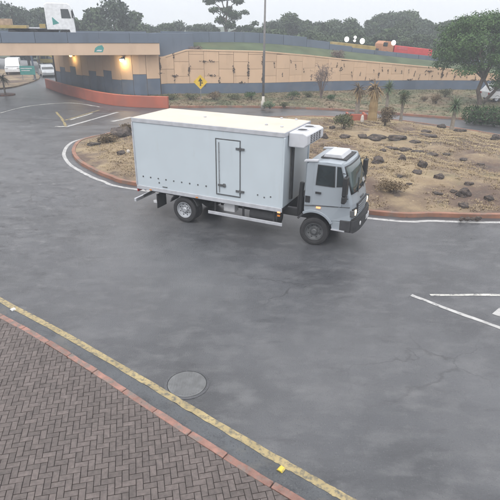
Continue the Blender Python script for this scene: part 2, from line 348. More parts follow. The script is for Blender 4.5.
# herringbone pavers
UNIT = .103
def paver_mesh(lx, ly):
    j = .004; c = .005; t = .022
    x, y = lx/2-j, ly/2-j
    vs = [(sx*x, sy*y, -t) for sx, sy in ((-1, -1), (1, -1), (1, 1), (-1, 1))] + [(sx*x, sy*y, -c*.7) for sx, sy in ((-1, -1), (1, -1), (1, 1), (-1, 1))] + [(sx*(x-c), sy*(y-c), 0) for sx, sy in ((-1, -1), (1, -1), (1, 1), (-1, 1))]
    fs = [(8, 9, 10, 11)] + [(4+i, 4+(i+1) % 4, 8+(i+1) % 4, 8+i) for i in range(4)] + [(i, (i+1) % 4, 4+(i+1) % 4, 4+i) for i in range(4)]
    return vs, fs
pm = paver_mesh(UNIT*2, UNIT)
pmesh = bpy.data.meshes.new('paver'); pmesh.from_pydata(pm[0], [], pm[1]); pmesh.materials.append(paver_m)
PROT = R(13); porg = Vector((-3, 5.5)); inside = []; cutb = []
kin2 = [p.xy for p in kin]
def on_pave(p, marg=0):
    best = None
    for i in range(len(kin2)-1):
        a, b = kin2[i], kin2[i+1]; ab = b-a; t = max(0, min(1, (p-a).dot(ab)/ab.dot(ab))); q = a+ab*t; d = (p-q).length
        if best is None or d < best[0]: best = (d, ab.x*(p.y-a.y)-ab.y*(p.x-a.x))
    return best[1] < 0 and best[0] > marg
cR, sR = math.cos(PROT), math.sin(PROT)
for x in range(-75, 75):
    for y in range(-75, 75):
        t = (x-y) % 4
        if t == 0: cx, cy, a = x+1, y+.5, 0
        elif t == 2: cx, cy, a = x+.5, y, math.pi/2
        else: continue
        lx, ly = cx*UNIT, cy*UNIT
        p = Vector((porg.x+cR*lx-sR*ly, porg.y+sR*lx+cR*ly))
        if not (-9 < p.x < 3 and 2.6 < p.y < 13): continue
        q = to_px((p.x, p.y, KZ))
        if not (-120 < q[0] < 400 and 280 < q[1] < 640): continue
        if on_pave(p, .105): inside.append((p, a, q))
        else: cutb.append((p, a))
def seen(q): return 0 <= q[0] <= 500 and q[1] <= 500
inside.sort(key=lambda e: (0 if seen(e[2]) else 1, (e[0]-Vector((0, 0))).length))
rest = MB()
for i, (p, a, q) in enumerate(inside):
    z = KZ + random.uniform(-.003, .003); M4 = Matrix.Translation((p.x, p.y, z)) @ Matrix.Rotation(PROT+a+random.uniform(-.012, .012), 4, 'Z') @ Matrix.Rotation(random.uniform(-.012, .012), 4, 'X')
    if i < 300:
        o = link('paver', pmesh, None, pave); o.matrix_world = M4
    else: rest.add([M4 @ Vector(v) for v in pm[0]], pm[1])
def clip(poly):
    # keep what lies on the pavement side of the kerb
    c_ = sum((v for v in poly), Vector((0, 0)))/len(poly); best = min(range(len(kin2)-1), key=lambda i: ((kin2[i]+kin2[i+1])/2-c_).length)
    a, b = kin2[best], kin2[best+1]; n_ = Vector((b.y-a.y, -(b.x-a.x))).normalized(); f = lambda v: (v-a).dot(n_)-.006; out = []
    for i in range(len(poly)):
        u, v = poly[i], poly[(i+1) % len(poly)]; fu, fv = f(u), f(v)
        if fu >= 0: out.append(u)
        if (fu >= 0) != (fv >= 0): out.append(u.lerp(v, fu/(fu-fv)))
    return out
ncut = 0
for p, a in cutb:
    x, y = UNIT-.004, UNIT/2-.004; ca, sa = math.cos(PROT+a), math.sin(PROT+a)
    poly = clip([p+Vector((ca*u-sa*v, sa*u+ca*v)) for u, v in ((-x, -y), (x, -y), (x, y), (-x, y))])
    if len(poly) < 3: continue
    ar = abs(sum(poly[i].x*poly[(i+1) % len(poly)].y-poly[i].y*poly[(i+1) % len(poly)].x for i in range(len(poly))))/2
    if ar < .0012: continue
    k = len(poly); rest.add([(v.x, v.y, KZ-.002) for v in poly] + [(v.x, v.y, .09) for v in poly], [tuple(range(k))] + [(i, (i+1) % k, k+(i+1) % k, k+i) for i in range(k)]); ncut += k+1
pr = rest.build('paver_field', None, pave); pr['kind'] = 'stuff'
# joined pavers keep a per-brick tone through an attribute
rme = pr.data; at = rme.attributes.new('tone', 'FLOAT', 'FACE'); nb = (len(rme.polygons)-ncut)//9
tones = np.r_[np.repeat(rng.random(nb), 9), np.full(ncut, .45)]; at.data.foreach_set('value', tones.astype(np.float32))
pm2 = paver_m.copy(); pm2.name = 'clay_paver_field'; tt = pm2.node_tree
an = tt.nodes.new('ShaderNodeAttribute'); an.attribute_name = 'tone'
for ln in list(tt.links):
    if ln.from_node.type == 'OBJECT_INFO' and ln.to_node.type == 'MAP_RANGE': tt.links.new(an.outputs['Fac'], ln.to_socket)
rme.materials.append(pm2)
# kerb stones
kerb = tag(wallstrip(MB(), offset(kc, .05), offset(kc, -.06), 0, .09).build('kerb', mortar), kind='structure')
L0 = ks[-1]; d = 0; idx = 0
while d < L0-.3:
    ln = random.choice((.78, .9, 1.0, .85)); e = min(d+ln, L0)
    seg = [along(kc, ks, d+.008+(e-d-.016)*k/4)[0] for k in range(5)]
    jig = random.uniform(-.012, .012); zt = KZ + random.uniform(-.004, .012)
    so_ = offset(seg, .062+jig); si_ = offset(seg, -.068+jig)
    for v in so_: v.x += random.uniform(-.006, .006); v.y += random.uniform(-.008, .008)
    wallstrip(MB(), so_, si_, .004, zt).build('kerb_stone', red_kerb, kerb, bevel=.012, seg=2)
    d = e; idx += 1

# manhole
c = G(187, 384); mh = thing('manhole_cover', (c.x, c.y, 0), 0, 'round worn grey manhole cover set in the wet road near the yellow line', 'manhole cover')
MB().lathe([(.44, .001), (.44, .008), (.385, .009), (.385, .001)], n=40).build('frame', asphalt, mh)
mm = MB().lathe([(.375, .001), (.375, .009), (.36, .012), (.01, .012)], n=40)
for k in range(-6, 7):
    h = math.sqrt(max(0, .33**2-(k*.05)**2)); mm.box((k*.05, 0, .0135), (.018, 2*h, .004))
mm.build('lid', manhole_m, mh)
# road studs
def stud(px, py, m, label):
    c = G(px, py); t = thing('road_stud', (c.x, c.y, .01), R(-38), label, 'road stud', 'studs along the yellow edge line')
    MB().prism([(-.055, 0), (.055, 0), (.03, .03), (-.03, .03)], -.05, .05).build('body', m, t, bevel=.004); 
    MB().box((.046, 0, .014), (.004, .07, .012)).build('reflector', white_worn, t)
stud(281, 470, car_yellow, 'bright yellow road stud beside the yellow edge line'); stud(13, 310, car_white, 'white road stud between the yellow line and kerb at far left')

# white splitter marking on the right
def strip(name, pts_px, wd, m, z=.006, wavy=.01):
    p = [G(*q) for q in pts_px]; p = catmull(p, 6) if len(p) > 2 else [p[0].lerp(p[1], k/12) for k in range(13)]
    a, b = offset(p, wd/2), offset(p, -wd/2)
    for v in a+b: v.x += random.uniform(-wavy, wavy); v.y += random.uniform(-wavy, wavy)
    return tag(ribbon(MB(), a, b, z, z).build(name, m), kind='structure')
strip('white_splitter_line', [(411, 295), (450, 310), (500, 328), (560, 352)], .12, white_line)
strip('white_splitter_line', [(430, 295.2), (500, 295), (580, 296)], .10, white_worn)
q = [G(*p) for p in ((492, 314), (499, 308), (530, 308), (530, 318), (504, 318))]
tag(MB().add([(p.x, p.y, .006) for p in q], [tuple(range(5))]).build('white_splitter_patch', white_line), kind='structure')
# painted hatching by the bridge
strip('yellow_hatch_line', [(56, 112), (62, 119), (66, 126.5)], .17, yellow_worn, wavy=.04)
strip('yellow_hatch_line', [(64, 120.5), (100, 110)], .16, yellow_worn, wavy=.03)
strip('white_hatch_line', [(66, 127), (118, 112.2)], .26, white_line, wavy=.03)
strip('white_hatch_line', [(112, 121.5), (122, 119.5), (131, 117)], .35, white_line, z=.007, wavy=.03)
strip('white_hatch_line', [(70, 120), (92, 113.5)], .2, white_worn, z=.0075, wavy=.03)
strip('worn_lane_line', [(0, 113), (30, 106), (70, 103), (100, 107)], .16, white_worn, z=.005, wavy=.05)
strip('worn_lane_line', [(55, 126.5), (66, 126.5)], .2, white_worn, z=.005, wavy=.03)

# ================================================================== ROUNDABOUT ISLAND
edge_px = [(500, 221.5), (440, 221), (370, 218.5)]
line_pts = [Vector(p) for p in [(18.6, 24.2, 0), (15.6, 19.2, 0), (12.2, 17.0, 0)]] + [G(*p) for p in [(500, 222.5), (435, 221), (370, 218.5), (140, 190), (102, 181), (80, 171), (68, 162.5), (64, 152.5), (71, 143), (86, 138), (98, 135.5)]]
lc = catmull(line_pts, 8)
a, b = offset(lc, .09), offset(lc, -.09)
for v in a+b: v.x += random.uniform(-.012, .012); v.y += random.uniform(-.012, .012)
tag(ribbon(MB(), a, b, .006, .006).build('roundabout_edge_line', white_line), kind='structure')
near = offset(line_pts, -.5)
bpts = near + [Vector(p) for p in [(-7.4, 33.4, 0), (-4.5, 35.6, 0), (0, 37.3, 0), (4, 38.4, 0), (8, 38.0, 0), (11.1, 36.9, 0), (13.6, 34.6, 0), (16, 31.9, 0), (17.8, 28, 0)]]
bc = catmull(bpts, 8, closed=True)
IC = Vector((3.5, 27.5, 0))
bang = np.array([math.atan2(p.y-IC.y, p.x-IC.x) for p in bc]); brad = np.array([(p-IC).length for p in bc])
o_ = np.argsort(bang); bang = bang[o_]; brad = brad[o_]
def bump2(x, y): return .10*math.sin(x*.9+1.3)*math.cos(y*.8+.4) + .06*math.sin(x*2.1-y*1.7) + .03*math.sin(x*4.3+y*3.7)
def isl_z(x, y):
    a = math.atan2(y-IC.y, x-IC.x); r = np.interp(a, np.r_[bang-2*math.pi, bang, bang+2*math.pi], np.r_[brad, brad, brad])
    t = math.hypot(x-IC.x, y-IC.y)/r
    if t >= 1: return 0
    k = min(1, (1-t)/.35); k = k*k*(3-2*k)
    return .12 + k*(.34 + bump2(x, y))
NB = 220; RN = 46
av = np.linspace(-math.pi, math.pi, NB, endpoint=False); rv = np.interp(av, np.r_[bang-2*math.pi, bang, bang+2*math.pi], np.r_[brad, brad, brad])
m = MB(); vs = []; fs = []
for k in range(RN+1):
    t = .992*(k/RN)
    for a, r in zip(av, rv):
        x, y = IC.x+math.cos(a)*r*t, IC.y+math.sin(a)*r*t; vs.append((x, y, isl_z(x, y)))
for k in range(RN):
    for i in range(NB): fs.append((k*NB+i, k*NB+(i+1) % NB, (k+1)*NB+(i+1) % NB, (k+1)*NB+i))
tag(m.add(vs, fs).build('traffic_island', soil_dry, smooth=True), kind='structure')
# kerb ring
ring = [Vector((IC.x+math.cos(a)*r, IC.y+math.sin(a)*r, 0)) for a, r in zip(av, rv)]; ring.append(ring[0].copy())
def closed_off(path, d):
    p = path[:-1]; n = len(p); out = []
    for i in range(n):
        t = (p[(i+1) % n]-p[i-1]); t = Vector((t.x, t.y)).normalized(); out.append(Vector((p[i].x-t.y*d, p[i].y+t.x*d, 0)))
    out.append(out[0].copy()); return out
ro, ri = closed_off(ring, -.08), closed_off(ring, .10)
for v in ro[:-1]: v.x += random.uniform(-.015, .015); v.y += random.uniform(-.015, .015)
ro[-1] = ro[0].copy()
ik = tag(wallstrip(MB(), ro, ri, 0, lambda i: .15).build('roundabout_kerb', isl_kerb), kind='structure')

# ================================================================== VERGE, LEFT VERGE
front = catmull([Vector(p+(0,)) for p in [(-22.6, 56.2), (-19, 51.6), (-16.1, 48.2), (-13.5, 45.3), (-10.7, 43.3), (-7, 42.6), (0, 43.2), (6.75, 42.3), (11, 40.6), (14.6, 38.9), (18.6, 37.2), (26, 33), (36, 24)]], 6)
wall_pts = [(-21.6, 57.2), (-18, 53.4), (-15, 50.6), (-12.5, 48.6), (-10.6, 48.2), (-8, 49.2), (-5, 49.8), (1.2, 50.8), (7.3, 53), (16.6, 55), (26, 55.6), (38, 54.5), (60, 49)]
back = catmull([Vector(p+(0,)) for p in wall_pts], 6)
fr, bk = resamp(front, 90), resamp(back, 90)
vs = []; K2 = 14
for i in range(90):
    for k in range(K2):
        t = k/(K2-1); p = fr[i].lerp(bk[i], t); vs.append((p.x, p.y, .11 + .22*t + (.05*bump2(p.x, p.y) if 0 < k < K2-1 else 0)))
tag(MB().add(vs, [(i*K2+k, (i+1)*K2+k, (i+1)*K2+k+1, i*K2+k+1) for i in range(89) for k in range(K2-1)]).build('verge', verge_m, smooth=True), kind='structure')
vk = catmull([Vector(p+(0,)) for p in [(-6.9, 42.55), (0, 43.15), (6.75, 42.25), (11, 40.55), (14.6, 38.85), (18.6, 37.15), (26, 32.95), (36, 23.95)]], 8)
tag(wallstrip(MB(), offset(vk, -.12), offset(vk, .1), 0, .16).build('verge_kerb', isl_kerb), kind='structure')
lv = [tuple(G(*p).xy) for p in ((-40, 92.5), (-20, 91), (0, 89.5), (15, 87.5), (28, 84), (37, 80.5), (40, 77.5), (36, 74), (28, 72))] + [(-48, 80), (-62, 66)]
lvc = catmull([Vector((p[0], p[1], 0)) for p in lv], 5, closed=True)
tag(MB().prism([(p.x, p.y) for p in lvc], 0, .14, 'z').build('left_verge', soil_dry), kind='structure')

# ================================================================== RED LOW WALL
rb = catmull([Vector(p+(0,)) for p in [(-22.3, 55.9), (-19, 51.3), (-16.1, 47.9), (-13.5, 45), (-10.7, 43), (-6.95, 42.3)]], 8)
rw = tag(wallstrip(MB(), offset(rb, -.16), offset(rb, .16), 0, .95).build('low_barrier_wall', red_wall_m, bevel=.03), 'low curved red painted wall running in front of the underpass abutment', 'wall')

# ================================================================== RETAINING WALL
wp = catmull([Vector(p+(0,)) for p in [(-8.6, 48.75), (-8, 49.2), (-5, 49.8), (1.2, 50.8), (7.3, 53), (16.6, 55), (26, 55.6), (38, 54.5), (60, 49)]], 10)
ws = arclen(wp)
topk = [(AT(163, 57.5, 48.9)), AT(187, 50, 49.6), AT(264, 51.5, 51.2), AT(310, 55.5, 53), AT(350, 60, 53.9), AT(400, 64.5, 55), AT(448, 69, 55.5), AT(500, 75, 55.7)]
tx = [p.x for p in topk]+[40]; tz = [p.z for p in topk]+[.9]
def wtop(x): return float(np.interp(x, tx, tz))
rt = tag(wallstrip(MB(), offset(wp, .03), offset(wp, .4), 0, lambda i: wtop(wp[i].x)-.06).build('retaining_wall', joint_m), 'long beige retaining wall with dark joints above a slate blue base', 'wall')
PL = 1.25
plp = [p for p in wp]
wallstrip(MB(), offset(plp, -.10), offset(plp, .0), 0, lambda i: min(PL, wtop(plp[i].x)-.3)).build('painted_base', navy_m, rt)
cp_a, cp_b = offset(plp, -.09), offset(plp, .45)
wallstrip(MB(), cp_a, cp_b, lambda i: wtop(wp[i].x)-.055, lambda i: wtop(wp[i].x)+.06).build('coping', beige_m, rt)
CW = 1.42; PH = 1.3; ncol = int(44/CW); weeds = []
for c in range(ncol):
    sa, sb = c*CW, (c+1)*CW
    zb = PL + .01 - (PH/2 if c % 2 else 0)
    for r in range(5):
        z0, z1 = zb+r*PH, zb+(r+1)*PH
        g = .011 if c*CW < 10 else .005; seg = [along(wp, ws, sa+g+(sb-sa-2*g)*k/2) for k in range(3)]
        zt = [wtop(p.x)-.07 for p, _ in seg]
        lo = max(z0+g, PL+.012); his = [min(z1-g, t) for t in zt]
        if max(his)-lo < .12: continue
        his = [max(h, lo+.02) for h in his]; pr_ = random.uniform(0, .018)
        pa = offset([p for p, _ in seg], -.05-pr_); pb = offset([p for p, _ in seg], .028)
        m = MB(); wallstrip(m, pa, pb, lo, lambda i: his[i]); m.build('panel', beige_m, rt, bevel=.012, seg=1)
        if lo < zt[0]-.3 and random.random() < (.72 if c*CW < 11 else .12):
            weeds.append((pa[0], lo + random.choice((0, .1, .4, .7))*(his[0]-lo), random.random() < .72))
        if random.random() < .2 and lo < zt[1]-.3: weeds.append((pa[1], lo, False))
m = MB()
for p, z, vert in weeds:                # plants and stains growing out of the joints
    n = random.randint(10, 26); ex = (.09, .34) if vert else (.3, .08)
    for k in range(n):
        x = p.x+random.gauss(0, ex[0]*.55); zz = z+random.gauss(0, ex[1]*.55)+.05; y = p.y-.02-random.random()*.07; s = random.uniform(.04, .09); a = random.random()*6
        m.add([(x+s*math.cos(a), y, zz+s*math.sin(a)), (x+s*math.cos(a+2), y-.04, zz+s*math.sin(a+2)), (x+s*math.cos(a+4.2), y-.02, zz+s*math.sin(a+4.2))], [(0, 1, 2)])
sd_ = 10.5
while sd_ < 40:
    sd_ += random.uniform(.55, 1.0); p_, _ = along(wp, ws, sd_); zt_ = wtop(p_.x); z_ = random.uniform(PL+.25, max(PL+.4, zt_-.5)); hgt = random.uniform(.12, .3); ln_ = random.uniform(-.25, .25)
    for k in range(int(hgt*55)):
        t_ = random.uniform(-1, 1); x = p_.x+t_*hgt*ln_+random.gauss(0, .02); zz = z_+t_*hgt; y = p_.y-.08-random.random()*.03; s_ = random.uniform(.03, .065); a = random.random()*6
        m.add([(x+s_*math.cos(a), y, zz+s_*math.sin(a)), (x+s_*math.cos(a+2), y-.03, zz+s_*math.sin(a+2)), (x+s_*math.cos(a+4.2), y-.015, zz+s_*math.sin(a+4.2))], [(0, 1, 2)])
jw = m.build('joint_weeds', weed_m, rt); jw['kind'] = 'stuff'

# ================================================================== RAMP, PARAPET, BRIDGE
ramp_px = [((162, 42), 49.6), ((200, 42), 52.3), ((250, 42.3), 53.8), ((300, 46), 55.4), ((340, 50.5), 56.6), ((400, 57), 58), ((450, 62), 58.6), ((500, 67), 58.6)]
rp = [AT(*p, y) for p, y in ramp_px] + [Vector((42, 57, 1.0)), Vector((64, 51, .3))]
rc = catmull(rp, 8); rs = arclen(rc)
BU = Vector((-12.65, -4, 0)).normalized(); BN = Vector((-BU.y, BU.x, 0)) * -1      # along the bridge to the left, and away from the camera
if BN.y < 0: BN = -BN
BA = Vector((-8.4, 48.0, 0))
# ramp road + banks
n = len(rc); rroad = [Vector((p.x, p.y, p.z - float(np.interp(to_px(p)[0], [290, 340], [0, .4])))) for p in rc]; far = offset(rroad, 9.5); far2 = offset(rc, 15)
wt_line = []
for p in rc:
    q = min(wp, key=lambda u: (u.xy-p.xy).length); wt_line.append(Vector((q.x, q.y+.42, wtop(q.x)-.03)))
m = MB(); vs = []; KK = 6
for i in range(n):
    for k in range(KK):
        t = k/(KK-1); p = wt_line[i].lerp(rc[i], t); z = p.z + .12*math.sin(t*math.pi) + (.05*bump2(p.x*2, p.y*2) if 0 < k < KK-1 else 0) - (0.02 if k == KK-1 else 0)
        vs.append((p.x, p.y, z))
tag(m.add(vs, [(i*KK+k, (i+1)*KK+k, (i+1)*KK+k+1, i*KK+k+1) for i in range(n-1) for k in range(KK-1)]).build('grass_bank', bank_m, smooth=True), kind='structure')
m = MB(); ribbon(m, rroad, far); tag(m.build('ramp_road', asphalt), kind='structure')
m = MB(); ribbon(m, far, [Vector((p.x, p.y, 1.2)) for p in far2]); tag(m.build('far_bank', bank_m), kind='structure')
par = thing('ramp_parapet', rc[0], 0, 'long blue grey parapet along the ramp above the grass bank', 'parapet')
par.location = (0, 0, 0)
d = 0
while d < rs[-1]-1:
    e = min(d+2.6, rs[-1]); seg = [along(rc, rs, d+.015+(e-d-.03)*k/3)[0] for k in range(4)]
    hh = float(np.interp(to_px(seg[1])[0], [290, 350], [.92, .42]))
    m = wallstrip(MB(), offset(seg, -.02), offset(seg, .2), lambda i: seg[i].z-.55, lambda i: seg[i].z+hh)
    o = m.build('parapet_panel', parapet_m, par, bevel=.015, seg=1)
    d = e
# bridge
bl = 62; ZB, ZF, ZP = 3.87, 4.86, 5.70
br = thing('road_bridge', (BA.x, BA.y, 0), 0, 'beige and blue grey road bridge crossing above the underpass', 'bridge')
def bp(s, dpt, z): v = BU*s + BN*dpt; return (v.x, v.y, z)
def bbox(mb, s0, s1, d0, d1, z0, z1):
    vs = [bp(s, dd, z) for s in (s0, s1) for dd in (d0, d1) for z in (z0, z1)]
    return mb.add(vs, [(0, 1, 3, 2), (4, 6, 7, 5), (0, 4, 5, 1), (2, 3, 7, 6), (0, 2, 6, 4), (1, 5, 7, 3)])
bbox(MB(), 0, bl, 0, .45, ZB, ZF).build('fascia_beam', fascia_m, br, bevel=.02)
bbox(MB(), .02, bl, .46, 10, ZF-.5, ZF+.1).build('deck', asphalt, br)
bbox(MB(), .02, bl, 10.01, 10.45, ZB, ZF).build('fascia_beam', fascia_m, br)
s = 0
while s < bl:
    bbox(MB(), s+.012, s+2.6-.012, -.05, .2, ZF+.004, ZP).build('parapet_panel', parapet_m, br, bevel=.015, seg=1); s += 2.6
bbox(MB(), 0, bl, 10.1, 10.35, ZF+.11, ZP).build('far_parapet', parapet_m, br)
# wing block at the end of the bridge
bbox(MB(), -3.4, .4, 1.35, 1.85, 0, ZP-.01).build('wing_wall', parapet_m, br, bevel=.02)
bbox(MB(), -3.0, -.03, 1.9, 10, 3.0, ZF+.1).build('abutment_top', asphalt, br)
# abutment under the bridge
ab = catmull([Vector(p+(0,)) for p in [(-21.5, 56.9), (-18, 53.2), (-15, 50.5), (-12.5, 48.55), (-10.6, 48.0), (-8.65, 48.7)]], 8)
ab_l = [p - Vector((BA.x, BA.y, 0)) for p in ab]; abs_ = arclen(ab_l)
wallstrip(MB(), offset(ab_l, .03), offset(ab_l, .6), 0, ZB+.3).build('abutment_wall', joint_m, br)
NA = int(abs_[-1]/1.25); wd_ = abs_[-1]/NA
for k in range(NA):
    seg = [along(ab_l, abs_, k*wd_+.015+(wd_-.03)*j/2)[0] for j in range(3)]
    hb = [1.65, 2.15, 1.75, 2.35, 1.6][k % 5]; 
    wallstrip(MB(), offset(seg, -.03), offset(seg, .02), .05, hb).build('painted_base', navy_m, br, bevel=.01, seg=1)
    wallstrip(MB(), offset(seg, -.025), offset(seg, .02), hb+.02, ZB+.25).build('panel', beige_m, br, bevel=.01, seg=1)
# end face of the abutment: dark pier edge
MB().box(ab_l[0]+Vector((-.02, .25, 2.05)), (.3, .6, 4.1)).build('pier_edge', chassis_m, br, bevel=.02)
# teal emblem on the fascia
eb = AT(99, 47, 45.1); s_e = (Vector((eb.x, eb.y, 0))-BA).dot(BU)
m = MB()
poly = [(-.42, -.28), (.30, -.28), (.44, .05), (.30, .30), (-.05, .22), (-.30, .06)]
m.add([bp(s_e-a, -.012, 4.40+b) for a, b in poly] + [bp(s_e-a, .004, 4.40+b) for a, b in poly], [tuple(range(6)), tuple(range(11, 5, -1))] + [(i, (i+1) % 6, 6+(i+1) % 6, 6+i) for i in range(6)])
m.build('emblem_plate', teal_m, br)
m = MB(); poly = [(-.26, -.20), (.2, -.2), (.28, -.1), (-.1, -.08)]
m.add([bp(s_e-a, -.016, 4.40+b) for a, b in poly], [(0, 1, 2, 3)]); m.build('emblem_stripe', plate_m, br)
# lit wall lamps under the beam
def wall_lamp(px, py, s_mat, en, label, sz):
    c = min(ab, key=lambda p: abs(to_px((p.x, p.y, 3.6))[0]-px)); i = ab.index(c)
    t = (ab[min(i+1, len(ab)-1)]-ab[max(i-1, 0)]).normalized(); nrm = Vector((t.y, -t.x, 0))
    zz = 3.52
    b = c + nrm*.035; o = thing('wall_lamp', (b.x, b.y, zz), math.atan2(nrm.y, nrm.x), label, 'lamp', 'lit lamps under the bridge')
    MB().box((.03, 0, 0), (.05, .2, .3)).build('back_plate', chassis_m, o, bevel=.01)
    MB().tube([(.04, 0, .05), (.22, 0, .09), (.34, 0, .05)], .025).build('bracket', chassis_m, o)
    MB().lathe([(.03, .12), (.2*sz, .02), (.22*sz, -.02), (.2*sz, -.02)], c=(.36, 0, 0), n=16).build('lamp_shade', chassis_m, o)
    MB().lathe([(.04, -.24*sz), (.15*sz, -.19*sz), (.185*sz, -.08*sz), (.16*sz, -.015)], c=(.36, 0, 0), n=16).build('bulb_cover', s_mat, o, smooth=True)
    l = bpy.data.lights.new('lamp_light', 'POINT'); l.energy = en; l.color = (1, .72, .3); l.shadow_soft_size = .12
    lo = bpy.data.objects.new('lamp_light', l); COL.objects.link(lo); lo.parent = o; lo.location = (.42, 0, -.42)
wall_lamp(73, 58, sodium, 16, 'dim yellow lamp nearer the dark pier edge under the bridge', .8)
wall_lamp(124, 58, sodium_hot, 34, 'bright white lamp under the beam near the bridge end', 1.15)

# ================================================================== VEGETATION
def leaf_cloud(blobs, n, size, flat=.5, seed=0, shell=.55):
    """leaf-sized quads spread through a set of ellipsoid clumps (cx,cy,cz,rx,ry,rz)"""
    r = np.random.default_rng(seed); B = np.array(blobs, float); vol = B[:, 3]*B[:, 4]*B[:, 5]; pk = r.choice(len(B), n, p=vol/vol.sum())
    u = r.normal(size=(n, 3)); u /= np.linalg.norm(u, axis=1)[:, None]; rad = shell + (1-shell)*r.random(n)**.6; rad *= 1+.12*r.normal(size=n)
    P = B[pk, :3] + u*rad[:, None]*B[pk, 3:6]
    nn = u*.8 + r.normal(size=(n, 3))*.7; nn[:, 2] += flat; nn /= np.linalg.norm(nn, axis=1)[:, None]
    a = np.cross(nn, r.normal(size=(n, 3))); a /= np.linalg.norm(a, axis=1)[:, None]; b = np.cross(nn, a)
    sz = size*(.6+.8*r.random(n))[:, None]
    V = np.stack([P-a*sz*.5, P+b*sz*.32-a*sz*.05, P+a*sz*.5, P-b*sz*.32+a*sz*.05], 1).reshape(-1, 3)
    me = bpy.data.meshes.new('leaves'); me.vertices.add(4*n); me.vertices.foreach_set('co', V.ravel().astype(np.float32))
    me.loops.add(4*n); me.loops.foreach_set('vertex_index', np.arange(4*n, dtype=np.int32)); me.polygons.add(n)
    me.polygons.foreach_set('loop_start', np.arange(0, 4*n, 4, dtype=np.int32)); me.update(calc_edges=True); me.validate()
    return me
def crown_blobs(h0, h1, rx, n, seed, top=.6):
    r = random.Random(seed); out = []
    for i in range(n):
        t = (i+.5)/n; z = h0 + (h1-h0)*(.12+.76*r.random())
        k = math.sin(math.pi*min(1, max(.12, (z-h0)/(h1-h0)*.8+.18)))**.7
        a = r.random()*6.28; q = rx*k*r.uniform(.25, .85); s = rx*r.uniform(.26, .46)
        out.append((q*math.cos(a), q*math.sin(a), z, s, s, s*r.uniform(.6, .85)))
    return out
def limb_mesh(h, r0, blobs, seed, lean=0, forks=6):
    r = random.Random(seed); m = MB(); top = h*.7
    m.tube([(0, 0, -.3), (.05*h*lean, .02, h*.25), (.1*h*lean, -.03, h*.45), (.12*h*lean, 0, top)], [r0*1.25, r0, r0*.75, r0*.3], 8)
    for b in r.sample(blobs, min(forks, len(blobs))):
        z0 = h*r.uniform(.25, .5); p0 = Vector((.07*h*lean, 0, z0)); p1 = Vector(b[:3]); mid = p0.lerp(p1, .5)+Vector((0, 0, -.05*h))
        m.tube([p0, mid, p1], [r0*.5, r0*.32, r0*.08], 6)
    return m
FT = []
specs = [(7.5, 3.2, 13, 1.0, leaf_far), (8.5, 3.6, 15, .8, leaf_blue), (6.8, 3.6, 14, .6, leaf_far), (9.5, 2.9, 14, 1.6, leaf_blue), (7, 2.8, 11, .9, leaf_far)]
for i, (h, rx, nb_, h0, lm) in enumerate(specs):
    bl_ = crown_blobs(h0, h, rx, nb_+6, 30+i)
    t = thing('distant_tree', (0, 0, 0), 0, 'x', 'tree')
    link('crown', leaf_cloud(bl_, 5200, .42, .35, 50+i, .45), lm, t); limb_mesh(h, .2, bl_, 70+i).build('trunk', bark, t)
    FT.append(t)
used_ft = set()
def far_tree(px, top_py, Y, kind, label, group, zbase=0., wide=1.):
    src = FT[kind]
    if kind in used_ft: t = copy_tree(src)
    else: t = src; used_ft.add(kind)
    top = AT(px, top_py, Y); k = (top.z-zbase)/specs[kind][0]
    t.location = (top.x, Y, zbase); t.scale = (k*wide, k*wide, k); t.rotation_euler = (0, 0, random.random()*6.28)
    tag(t, label, 'tree', group); return t
tag(MB().add([(-260, 130, -.08), (-60, 112, -.06), (-22, 84, .6), (-8, 66, 1.1), (120, 62, .9), (260, 200, 6.0), (0, 230, 6.0), (-260, 230, 4.0)], [(3, 4, 5, 6), (2, 3, 6), (1, 2, 6), (0, 1, 6, 7)]).build('hillside', hill_m), kind='structure')
GR = 'distant trees behind the ramp'
LB = 'hazy dark green tree in the continuous distant belt behind the ramp parapet'
belt = [(262, 27, 84), (276, 21, 90), (290, 15, 96), (304, 24, 86), (312, 18, 100), (326, 21, 92), (340, 26, 84), (352, 20, 98), (366, 25, 84), (378, 16, 102), (388, 12, 108), (400, 13, 100), (412, 14, 104), (424, 18, 96), (436, 19, 102), (446, 21, 92), (458, 20, 100), (472, 18, 96), (486, 19, 102), (500, 20, 94), (372, 32, 78), (395, 30, 80), (420, 33, 78), (445, 36, 80), (350, 35, 77), (322, 33, 76), (298, 32, 76), (274, 31, 78), (470, 36, 80), (250, 30, 80), (239, 29, 92), (515, 24, 92), (408, 22, 88), (384, 24, 90), (283, 19, 104), (298, 18, 108), (319, 22, 108), (333, 21, 104), (346, 22, 106), (358, 22, 104), (371, 19, 108), (394, 12.5, 112), (406, 12.5, 110), (418, 14.5, 112), (430, 17, 110), (452, 19, 108), (464, 18, 108), (268, 23, 98), (480, 17, 108), (310, 30, 82), (334, 31, 80), (358, 31, 80), (384, 32, 82), (408, 34, 80), (432, 36, 82), (457, 38, 80)]
for i, (px, ty, Y) in enumerate(belt): far_tree(px, ty, Y, i % 5 if Y > 83 else (2, 0, 4)[i % 3], LB, GR, 1.0 + max(0, (Y-70)*.025), 1.25 if Y < 83 else 1.05)
low = [(148, 25.5, 96), (158, 23, 100), (168, 22, 98), (178, 21.5, 102), (188, 22, 96), (198, 23, 100), (208, 24, 96), (217, 26, 92)]
for i, (px, ty, Y) in enumerate(low): far_tree(px, ty, Y, (1, 3, 0)[i % 3], 'small hazy tree in the low row seen beyond the wing wall of the bridge', 'low trees beyond the bridge end', .6, .95)
